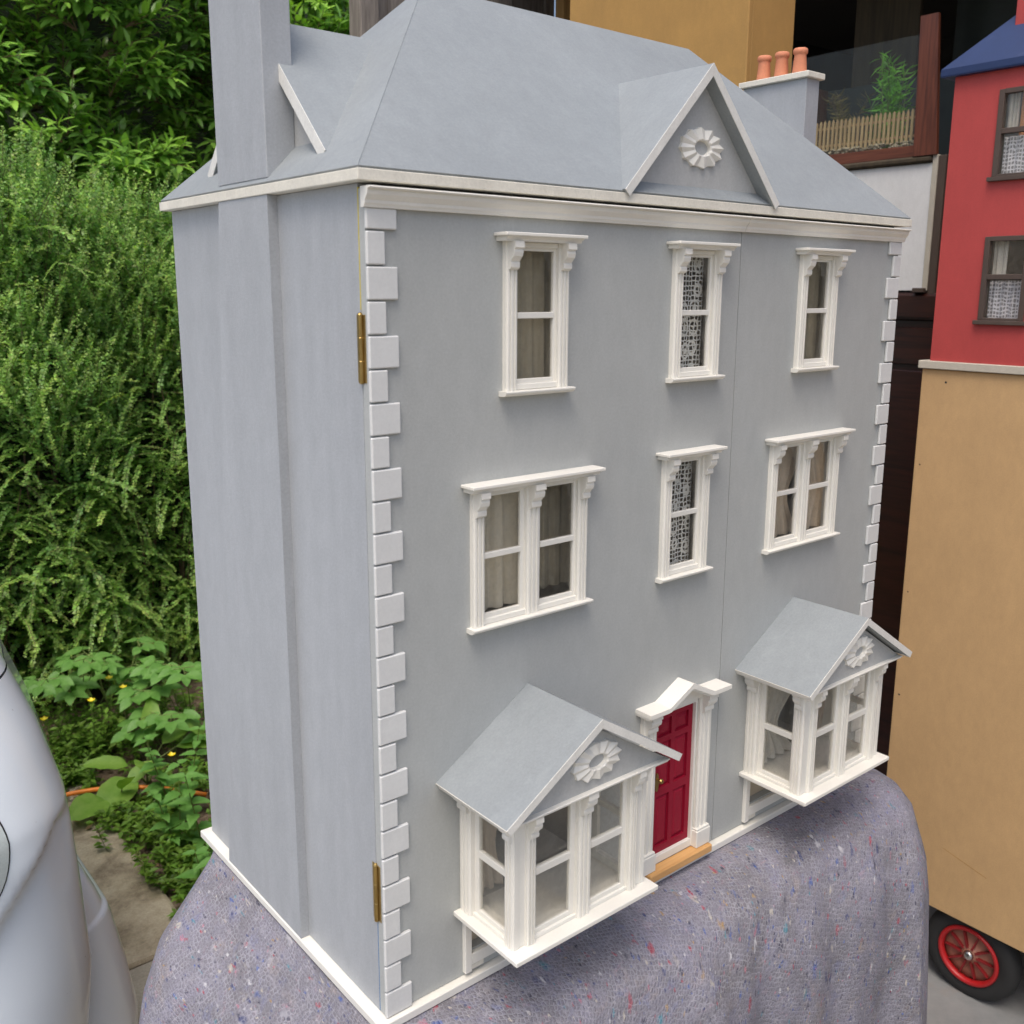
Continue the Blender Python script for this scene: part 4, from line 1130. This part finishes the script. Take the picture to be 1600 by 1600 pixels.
# wrap-round lamp on the near flank
def flank_pt(a, z, off):
    xe = interp(z, xe_t)+off; ys = interp(z, ys_t)-off; r_ = 165
    if a <= 0: return (xe-r_+a, ys, z)
    th = -math.pi/2+a; return (xe-r_+r_*math.cos(th), ys+r_*.9+r_*.9*math.sin(th), z)
def lamp_patch(a1, zc, hz, off, ln=260):
    mb = MB()
    def f(u, v):
        w = math.sin(math.pi*v)**.5 if 0 < v < 1 else 0
        a = -ln+(ln+a1*165*w)*u; a = a if a <= 0 else a/165
        h2 = hz*(.35+.65*min(1, u*1.6)**.6)
        return flank_pt(a, zc+14*(1-u)-h2+2*h2*v, off*(.4+.6*w))
    mb.grid(f, 24, 18); return mb
lamp = obj('headlamp', lamp_patch(.405, -48, 96, 2.0), 'lampshine', car, True)
obj('lens', lamp_patch(.38, -48, 90, 7), 'glass2', lamp, True)
obj('bezel', lamp_patch(.425, -48, 99, .9), 'black', lamp, True)
# cabin, glass and wheels (outside the frame)
cb = MB(); cb.loft([[(-3850,760,330),(-1150,760,330),(-1150,2100,330),(-3850,2100,330)], [(-3700,840,560),(-1500,840,560),(-1500,2020,560),(-3700,2020,560)], [(-3450,900,700),(-1900,900,700),(-1900,1960,700),(-3450,1960,700)]])
obj('cabin', cb, 'darkglass', car)
for xw in (-900, -3250):
    for yw, sg in ((640, 1), (2215, -1)):
        w_ = obj('wheel', MB().lathe([(200,0),(300,2*sg),(318,25*sg),(318,170*sg),(300,195*sg),(200,200*sg)], (xw, yw, -G+322), 'y', 32), 'tyre', car, True)
        obj('rim', MB().lathe([(20,-4*sg),(60,-2*sg),(190,12*sg),(205,-3*sg),(210,10*sg),(200,40*sg)], (xw, yw, -G+322), 'y', 24), 'steel', w_, True)

# ------------------------------------------------------------------ hedge and laurel
def hedge():
    t = thing('hedge', 'small leaved green hedge with long arching sprigs behind the car', 'hedge', (650, 2950, -G))
    # dark inner sheet, the shade inside the hedge put into its colour
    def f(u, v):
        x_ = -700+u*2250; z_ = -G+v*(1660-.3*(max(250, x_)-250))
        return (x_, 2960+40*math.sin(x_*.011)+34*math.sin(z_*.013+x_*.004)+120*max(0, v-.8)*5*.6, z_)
    obj('shade_core', MB().grid(f, 40, 30), 'core', t, True)
    Ps = []; Ts = []; Ns = []; Cs = []; Ls = []; stems = []
    for k_ in range(10500):
        x_ = rng.uniform(-250, 1400); h = rng.random()**.9
        z_ = -G+60+h*(1750-.3*(max(250, x_)-250)+45*math.sin(x_*.017))
        bulge = 52*math.sin(x_*.009+1)+46*math.sin(z_*.011+x_*.006)+30*math.sin(x_*.023+z_*.019)
        dep = rng.random()**1.2*210
        y_ = 2700+bulge+dep+ (110*max(0, h-.72)/.28) - (40*math.sin(h*3))
        top = h > .52+.1*math.sin(x_*.01)
        upright = top and rng.random() < .75
        ln = rng.uniform(80, 210) if upright else (rng.uniform(60, 130) if rng.random() < .82 else rng.uniform(150, 260))
        if upright: d = Vector((rng.uniform(-.5,.5), rng.uniform(-.7,.1), 1.0))
        elif h < .30: d = Vector((rng.uniform(-1,1), rng.uniform(-1.0,-.3), rng.uniform(-.5,.7)))
        else: d = Vector((rng.choice((-1,1))*rng.uniform(.3,1.0), rng.uniform(-.9,-.1), rng.uniform(-.35,.65)))
        d.normalize()
        droop = 0.1 if upright else rng.uniform(.1,.75)
        step = rng.uniform(6.0, 8.0)
        lsz = rng.uniform(9.5, 14.5)
        ns = int(ln/step)
        side = d.cross(Vector((0,0,1))); side = side.normalized() if side.length > .15 else Vector((1,0,0))
        side = (side+Vector((rng.uniform(-.5,.5), rng.uniform(-.5,.5), rng.uniform(-.4,.4)))).normalized()
        p = Vector((x_, y_, z_)); dd = d.copy()
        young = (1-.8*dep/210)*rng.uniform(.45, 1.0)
        pts = [p.copy()]
        for q in range(ns):
            dd = (dd+Vector((0,0,-.09*droop))).normalized()
            p = p+dd*step; pts.append(p.copy())
            up = side.cross(dd).normalized()
            if up.z < 0: up = -up
            fq = q/ns
            tw = q*1.57 if upright else 0
            for s_ in (-1, 1):
                sd = (side*math.cos(tw)+up*math.sin(tw))*s_
                Ps.append(tuple(p)); Ts.append(tuple(dd*rng.uniform(.2,.9)+sd+Vector((rng.uniform(-.45,.45),rng.uniform(-.5,.2),rng.uniform(-.3,.45)))))
                Ns.append((rng.uniform(-.5,.5), rng.uniform(-1.1,-.1), rng.uniform(.3,1.1)) if upright else tuple(up+Vector((rng.uniform(-.4,.4),rng.uniform(-.6,.1),.3))))
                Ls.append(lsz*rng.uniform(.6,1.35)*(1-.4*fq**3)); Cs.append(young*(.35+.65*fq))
        if k_ % 5 == 0: stems.append(pts[::4])
    Ps = np.array(Ps); Ts = unit(np.array(Ts)); Ns = np.array(Ns); Ns = unit(Ns-(Ns*Ts).sum(1,keepdims=True)*Ts); Ls = np.array(Ls); Cs = np.array(Cs)[:,None]
    v, f_ = rhombs(Ps, Ts, Ns, Ls, Ls*.72)
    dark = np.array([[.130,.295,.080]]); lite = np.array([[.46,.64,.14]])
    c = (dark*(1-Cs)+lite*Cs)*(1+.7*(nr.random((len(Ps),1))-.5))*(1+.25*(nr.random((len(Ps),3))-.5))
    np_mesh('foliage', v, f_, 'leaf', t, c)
    sm = MB()
    for pts in stems:
        if len(pts) > 2: sm.tube(pts, 1.5, 3, .5)
    for k_ in range(70):
        x_ = rng.uniform(-300, 1450); p0 = Vector((x_, rng.uniform(2760, 2900), -G)); p1 = p0+Vector((rng.uniform(-160,160), rng.uniform(-90,40), rng.uniform(500,1500)))
        sm.tube([p0, p0.lerp(p1,.4)+Vector((rng.uniform(-30,30),rng.uniform(-20,10),0)), p0.lerp(p1,.75), p1], rng.uniform(3,6), 5, .3)
    obj('stem', sm, 'twig', t)
hedge()

def laurel():
    t = thing('laurel_bush', 'tall glossy broad leaved laurel rising behind the small leaved hedge', 'bush', (900, 3750, -G))
    obj('shade_core', MB().grid(lambda u, v: (-1400+u*4600, 4020+80*math.sin(u*23)+60*math.sin(v*17+u*9), -G+v*3900), 40, 24), 'core', t, True)  # dark backdrop sheet, shade between the leaves is in its colour
    Ps = []; Ts = []; Ns = []; Ls = []; Cs = []; sm = MB()
    clumps = []
    for k_ in range(900):
        x_ = rng.uniform(-200, 2000); z_ = rng.uniform(420, 2250)
        dep = rng.random()*460
        clumps.append((x_, 3230+dep+70*math.sin(x_*.006)+70*math.sin(z_*.008+x_*.003), z_))
    for (cx, cy, cz) in clumps:
        a = rng.uniform(0, 6.28)
        d = Vector((.75*math.cos(a), -abs(rng.uniform(.2,1.0)), rng.uniform(-.1,.8))).normalized()
        clump_tone = rng.random()  # random leaf tone per clump, paler toward the tips
        p0 = Vector((cx, cy, cz)); 
        for b_ in range(rng.randint(3,5)):
            db = (d+Vector((rng.uniform(-.7,.7), rng.uniform(-.5,.3), rng.uniform(-.5,.6)))).normalized()
            ln = rng.uniform(120, 240); pts = [p0+db*ln*q/5+Vector((0,0,-12*(q/5)**2)) for q in range(6)]
            sm.tube(pts, 2.6, 4, .5)
            sd = db.cross(Vector((0,0,1))).normalized()
            nl = rng.randint(9, 14)
            for q in range(nl):
                fq = .25+.75*q/nl; p = p0+db*ln*fq+Vector((0,0,-12*fq*fq)); an = q*2.4
                up = sd.cross(db)
                rad = sd*math.cos(an)+up*math.sin(an)*.6
                Ps.append(tuple(p)); Ts.append(tuple(db*(.35+.5*fq)+rad*.85+Vector((0,0,-.1)))); Ns.append(tuple(Vector((rng.uniform(-.35,.35), -.5, 1))))
                Ls.append(rng.uniform(58, 92)*(1-.25*fq)); Cs.append(min(1, .15+.55*clump_tone*fq+.25*rng.random()))
    Ps = np.array(Ps); Ts = unit(np.array(Ts)); Ns = np.array(Ns); Ns = unit(Ns-(Ns*Ts).sum(1,keepdims=True)*Ts); Ls = np.array(Ls); Cs = np.array(Cs)[:,None]
    n = len(Ps); B = np.cross(Ts, Ns)
    prof = [(0,.06),(.22,.78),(.5,1.0),(.78,.72),(1.0,.04)]
    V_ = []
    for q, w in prof:
        mid = Ps+Ts*(Ls*q)[:,None]-Ns*(Ls*.16*q*q)[:,None]; hw = (Ls*.17*w)[:,None]
        V_ += [mid-B*hw+Ns*hw*.28, mid, mid+B*hw+Ns*hw*.28]
    v = np.stack(V_,1).reshape(-1,3); b = np.arange(n)[:,None]*15; fs = []
    for r_ in range(4):
        for k_ in range(2): fs.append(b+np.array([[r_*3+k_, r_*3+k_+1, r_*3+k_+4, r_*3+k_+3]]))
    f_ = np.concatenate(fs,1).reshape(-1,4)
    c = np.array([[.08,.23,.06]])*(1-Cs)+np.array([[.42,.70,.09]])*Cs
    np_mesh('foliage', v, f_, 'glossleaf', t, np.repeat(c*(1+.4*(nr.random((n,1))-.5)), 8, 0), smooth=True)
    obj('stem', sm, 'twig', t)
laurel()

# ------------------------------------------------------------------ weeds along the path
def blade(mb, p, t, n, ln, wd, prof, curl=.2, fold=.2, rows=8, wave=0):
    t = Vector(t).normalized(); n = Vector(n); n = (n-t*n.dot(t)).normalized(); b = t.cross(n)
    R_ = []
    for i in range(rows+1):
        q = i/rows; w = wd*.5*prof(q); mid = Vector(p)+t*ln*q-n*ln*curl*q*q
        wv = n*wave*math.sin(q*19)
        R_.append([tuple(mid-b*w+n*w*fold+wv), tuple(mid-b*w*.5+n*w*fold*.45), tuple(mid), tuple(mid+b*w*.5+n*w*fold*.45), tuple(mid+b*w+n*w*fold-wv)])
    mb.loft(R_, False, False)
def prof_ovate(q): return max(.03, math.sin(math.pi*q**.72)**.85)
def prof_long(q): return max(.03, math.sin(math.pi*q**.9)**.6)
def prof_nettle(q): return max(.03, math.sin(math.pi*q**.55)*(1+.14*math.sin(q*44)))
leafcol = {}
def leaf_paint(name, c, c2):
    mt, nt, bs = new_mat(name)
    p = pos(nt); n1 = noise(nt, p, 30, 5, .6); cc = ramp(nt, n1, [(.35, c), (.68, c2)])
    L(nt, cc, bs.inputs['Base Color']); bs.inputs['Roughness'].default_value = .5
    bump(nt, bs, noise(nt, p, 180, 3), .4, .002)
    tl = N(nt, 'ShaderNodeBsdfTranslucent'); L(nt, mix(nt, 1.0, cc, (1.2,1.3,.6), 'MULTIPLY'), tl.inputs[0])
    ms = N(nt, 'ShaderNodeMixShader'); ms.inputs[0].default_value = .3
    L(nt, bs.outputs[0], ms.inputs[1]); L(nt, tl.outputs[0], ms.inputs[2]); L(nt, ms.outputs[0], nt.nodes['Material Output'].inputs[0])
    M[name] = mt
leaf_paint('elder_leaf', (.12,.29,.05), (.19,.38,.09))
leaf_paint('dock_leaf', (.17,.34,.04), (.26,.43,.08))
leaf_paint('nettle_leaf', (.13,.32,.06), (.20,.41,.10))
leaf_paint('weed_leaf', (.075,.16,.02), (.13,.23,.035))

def ground_elder(x_, y_, h, label, seed):
    rg = random.Random(seed)
    t = thing('ground_elder', label, 'weed', (x_, y_, -G), 'ground elder plants below the hedge')
    sm = MB(); leaves = []
    for k_ in range(6):
        a = rg.uniform(0, 6.28); rad = rg.uniform(40, 150)
        top = Vector((x_+rad*math.cos(a), y_+rad*math.sin(a)*.6-20, -G+h*rg.uniform(.65,1.05)))
        p0 = Vector((x_+rg.uniform(-15,15), y_+rg.uniform(-15,15), -G))
        sm.tube([p0, p0.lerp(top,.6)+Vector((0,0,h*.12)), top], 2.0, 5, .6)
        out = Vector((math.cos(a)*.7, math.sin(a)*.5-.45, -.05)).normalized(); side = out.cross(Vector((0,0,1))).normalized()
        for g_, gd in ((top+out*46, out), (top+side*30, (side+out*.5).normalized()), (top-side*30, (-side+out*.5).normalized())):
            sm.tube([top, g_], 1.2, 4)
            s2 = gd.cross(Vector((0,0,1))).normalized()
            for ld in (gd, (gd*.55+s2).normalized(), (gd*.55-s2).normalized()):
                leaves.append((g_+ld*4, ld+Vector((0,0,rg.uniform(-.3,.05))), Vector((rg.uniform(-.25,.25), rg.uniform(-.5,-.1), 1)), rg.uniform(42,62)))
    obj('stem', sm, 'twig_green', t)
    for p, d, n_, ln in leaves:
        mb = MB(); blade(mb, p, d, n_, ln, ln*.62, prof_ovate, .12, .15, 6); obj('leaf', mb, 'elder_leaf', t, True, recalc=False)
ground_elder(470, 2390, 300, 'ground elder in the middle of the row of three leaflet weeds below the hedge', 1)
ground_elder(345, 2400, 300, 'ground elder nearest the car among the three leaflet weeds below the hedge', 2)
ground_elder(630, 2200, 300, 'ground elder close against the grey house side among the weeds below the hedge', 3)
ground_elder(540, 2090, 190, 'low ground elder in front of the others, just behind the long dock leaf', 4)

def dock(x_, y_, leaves, label, seed):
    rg = random.Random(seed)
    t = thing('dock_plant', label, 'weed', (x_, y_, -G), 'broad leaved docks by the path')
    sm = MB(); 
    for (dx, dy, dz, ln, wd, up) in leaves:
        p0 = Vector((x_, y_, -G+5)); d = Vector((dx, dy, dz)).normalized(); p1 = p0+d*ln*.45+Vector((0,0,up))
        sm.tube([p0, p0.lerp(p1,.5)+Vector((0,0,up*.3)), p1], 3, 5, .6)
        mb = MB(); blade(mb, p1, d+Vector((0,0,-.1)), Vector((rg.uniform(-.2,.2), -.35, 1)), ln, wd, prof_long, .22, .22, 10, wd*.03); obj('leaf', mb, 'dock_leaf', t, True, recalc=False)
    obj('stem', sm, 'twig_green', t)
dock(430, 2030, [(1,-.3,.15,190,55,90),(-.75,-.6,.1,150,95,45),(-.2,-.7,.45,130,70,60),(.3,.4,.9,140,55,60),(.9,.3,.5,150,60,70),(-.8,.4,.4,120,60,40)], 'dock plant with one long pale leaf spreading toward the grey house', 5)
dock(330, 1965, [(-.85,-.55,.35,120,88,25),(.1,-.5,.8,90,45,20),(.7,.2,.6,90,44,20)], 'dock plant with one broad yellow green leaf hanging over the orange cable', 6)
dock(640, 2020, [(-.1,-.5,.95,150,85,80),(.7,-.3,.8,150,80,60),(-.6,-.2,.8,120,70,60),(.2,-.8,.4,120,70,60)], 'dock plant with upright leaves half hidden behind the grey house', 7)

def nettle(x_, y_, h, label, seed):
    rg = random.Random(seed)
    t = thing('nettle', label, 'weed', (x_, y_, -G), 'nettles beside the concrete path')
    sm = MB(); lv = []
    for k_ in range(3):
        p0 = Vector((x_+rg.uniform(-35,35), y_+rg.uniform(-35,35), -G)); p1 = p0+Vector((rg.uniform(-70,70), rg.uniform(-70,30), h*rg.uniform(.75,1.05)))
        sm.tube([p0, p0.lerp(p1,.5), p1], 2.2, 5, .5)
        n_ = int(h/34)
        for q in range(1, n_+1):
            p = p0.lerp(p1, q/n_); a = q*1.57+k_
            for s_ in (0, math.pi):
                lv.append((p, Vector((math.cos(a+s_), math.sin(a+s_), .12)), Vector((0,-.15,1)), (70-30*q/n_)*rg.uniform(.8,1.2)))
    obj('stem', sm, 'twig_green', t)
    for p, d, n2, ln in lv:
        mb = MB(); blade(mb, p, d, n2, ln, ln*.55, prof_nettle, .25, .18, 12); obj('leaf', mb, 'nettle_leaf', t, True, recalc=False)
nettle(385, 1560, 260, 'tall nettle between the path edge and the grey house side', 8)
nettle(430, 1800, 260, 'nettle behind the others, just past the end of the orange cable', 9)
nettle(345, 1380, 170, 'short nettle beside the blanket corner at the end of the concrete path', 10)

def herb(x_, y_, n_, sp, h, label, seed, flowers=0):
    rg = random.Random(seed)
    t = thing('weed_clump', label, 'weed', (x_, y_, -G), 'low weeds along the path')
    Ps = []; Ts = []; Ns = []; Ls = []; sm = MB()
    for k_ in range(n_):
        p0 = Vector((x_+rg.gauss(0,sp), y_+rg.gauss(0,sp), -G)); p1 = p0+Vector((rg.uniform(-.5,.5)*h, rg.uniform(-.5,.4)*h, h*rg.uniform(.4,1)))
        sm.tube([p0, p1], .9, 3)
        for q in np.linspace(.25, 1, 7):
            p = p0.lerp(p1, q)
            for m_ in range(4):
                a = rg.uniform(0, 6.28)
                Ps.append(tuple(p)); Ts.append((math.cos(a), math.sin(a), rg.uniform(-.2,.6))); Ns.append((rg.uniform(-.3,.3), rg.uniform(-.4,.1), 1)); Ls.append(rg.uniform(12, 30))
    Ps = np.array(Ps); Ts = unit(np.array(Ts)); Ns = np.array(Ns); Ns = unit(Ns-(Ns*Ts).sum(1,keepdims=True)*Ts); Ls = np.array(Ls)
    v, f_ = leaf_quads(Ps, Ts, Ns, Ls, Ls*.45, .15)
    obj('stem', sm, 'twig_green', t)
    np_mesh('foliage', v, f_, 'leaf', t, np.repeat(shades(len(Ps), (.14,.28,.04), .4, .25), 2, 0))
    for k_ in range(flowers):
        fx, fy, fz = x_+rg.uniform(-1,1)*sp*1.5, y_+rg.uniform(-1,1)*sp*1.2-20, -G+h*rg.uniform(.9,1.3)
        fm = MB()
        for m_ in range(5):
            a = m_*1.2566+rg.random()*.2; blade(fm, (fx,fy,fz), (math.cos(a), math.sin(a)-.25, .55), (-math.cos(a), -math.sin(a), 1), 14, 13, prof_ovate, -.1, .2, 4)
        fm.lathe([(.5,-2),(3,0),(3,2),(.5,4)], (fx, fy, fz), 'z', 8)
        obj('flower', fm, 'petal', t, recalc=False)
        s2 = MB(); s2.tube([(fx, fy, -G), (fx, fy, fz)], .9, 4); obj('flower_stalk', s2, 'twig_green', t)
herb(380, 2270, 46, 60, 190, 'buttercup clump with several yellow flowers below the hedge', 21, 4)
herb(285, 2330, 40, 45, 160, 'feathery yellow green weeds beside the car below the hedge', 22, 1)
herb(520, 1930, 24, 60, 80, 'low weeds with one yellow flower right of the long dock leaf', 23, 1)
herb(430, 1900, 12, 45, 60, 'low weeds between the dock leaves and the orange cable', 24)
herb(330, 1720, 22, 30, 110, 'bushy weeds at the path edge below the orange cable', 25)
herb(345, 1560, 34, 50, 110, 'dense low weeds in front of the tall nettle', 26)
herb(330, 1430, 14, 34, 60, 'small weeds in the soil near the dry leaf', 27)
herb(310, 1830, 14, 18, 80, 'small rosette of weeds by the corner of the concrete path', 28)
herb(250, 2150, 30, 40, 80, 'weeds growing over the path behind the broad dock leaf', 29)
herb(600, 2330, 50, 100, 160, 'tall weeds in front of the hedge beside the grey house', 30)
# ground cover: moss, crumbs and tiny sprouts nobody could count
gv = []; gf = []
Ps = np.stack([nr.uniform(288, 950, 2000), nr.uniform(1280, 2750, 2000), np.full(2000, -G+1)], 1)
keep = (np.sin(Ps[:,0]*.021)+np.sin(Ps[:,1]*.013+Ps[:,0]*.008)+nr.normal(0,.7,2000)) > .35
Ps = Ps[keep]; n = len(Ps); a = nr.uniform(0, 6.28, n)
Ts = unit(np.stack([np.cos(a), np.sin(a), nr.uniform(.1,.9,n)],1)); Ns = np.array([[0,-.2,1.0]]).repeat(n,0); Ns = unit(Ns-(Ns*Ts).sum(1,keepdims=True)*Ts)
Ps[:,2] += nr.uniform(0, 45, n)
v, f_ = leaf_quads(Ps, Ts, Ns, nr.uniform(10,26,n), nr.uniform(5,11,n), .2)
gcov = np_mesh('ground_cover', v, f_, 'leaf', None, np.repeat(shades(n, (.075,.15,.022), .4, .3), 2, 0), 'stuff')
st = MB()
for k_ in range(520):
    x_, y_, r_ = rng.uniform(120, 800), rng.uniform(1500, 2600), rng.uniform(3, 11)
    zb = -G+17 if x_ < 280 else -G
    if x_ < 280 and not (1830 < y_ < 2300): continue
    st.lathe([(r_*.3,0),(r_,r_*.25),(r_*.8,r_*.6),(r_*.2,r_*.75)], (x_, y_, zb-1), 'z', 6, rng.uniform(0,6))
obj('soil_crumbs', st, 'soil', None, kind='stuff')
# orange cable
cb_ = MB(); pts = []
for i in range(31):
    q = i/30; pts.append((110+q*420, 2075-30*math.sin(q*3.0)+(-230*q**2.2), -G+26+24*math.sin(q*3.14)-8*q))
cb_.tube(pts, 6.5, 8); tag(obj('cable', cb_, 'cable', None, True), 'orange cable lying across the path end and soil among the weeds', 'cable')
dl = MB(); blade(dl, (262,1290,-G+24), (.8,.35,.15), (0,-.2,1), 62, 26, prof_ovate, -.2, .5, 8); blade(dl, (268,1288,-G+22), (.5,-.5,.1), (0,.2,1), 46, 20, prof_ovate, -.3, .5, 8)
tag(obj('dry_leaf', dl, 'dry', None, True, recalc=False), 'curled brown dry leaf on the path corner beside the blanket', 'leaf')

n = 420
Ps = np.stack([nr.uniform(140, 760, n), nr.uniform(1270, 2500, n), np.full(n, -G+6)], 1); Ps = Ps[(Ps[:,0] > 290) | (Ps[:,1] > 1850)]; n = len(Ps); Ps[:,2] += np.where(Ps[:,0] < 288, 16, 0)
a = nr.uniform(0, 6.28, n); Ts = unit(np.stack([np.cos(a), np.sin(a), nr.uniform(0,.35,n)],1)); Ns = np.stack([nr.uniform(-.4,.4,n), nr.uniform(-.5,.2,n), np.ones(n)],1); Ns = unit(Ns-(Ns*Ts).sum(1,keepdims=True)*Ts)
v, f_ = leaf_quads(Ps, Ts, Ns, nr.uniform(12,38,n), nr.uniform(6,18,n), -.25)
np_mesh('leaf_litter', v, f_, 'leaf', None, np.repeat(shades(n, (.27,.185,.11), .7, 0), 2, 0), 'stuff')
n = 5200
y_ = nr.uniform(1268, 2330, n); d = nr.normal(0, 7, n)*(1+.8*np.sin(y_*.013))
Ps = np.stack([282+d, y_, -G+14-np.clip(d,0,14)+nr.uniform(0,3,n)], 1); keep = np.sin(y_*.021)+np.sin(y_*.007+2)+nr.normal(0,.5,n) > .25; Ps = Ps[keep]; n = len(Ps)
a = nr.uniform(0, 6.28, n); Ts = unit(np.stack([np.cos(a), np.sin(a), nr.uniform(.2,1.2,n)],1)); Ns = np.array([[0,-.2,1.0]]).repeat(n,0); Ns = unit(Ns-(Ns*Ts).sum(1,keepdims=True)*Ts)
v, f_ = rhombs(Ps, Ts, Ns, nr.uniform(3,8,n), nr.uniform(2,4,n))
np_mesh('moss', v, f_, 'leaf', None, shades(n, (.16,.20,.05), .6, .3), 'stuff')
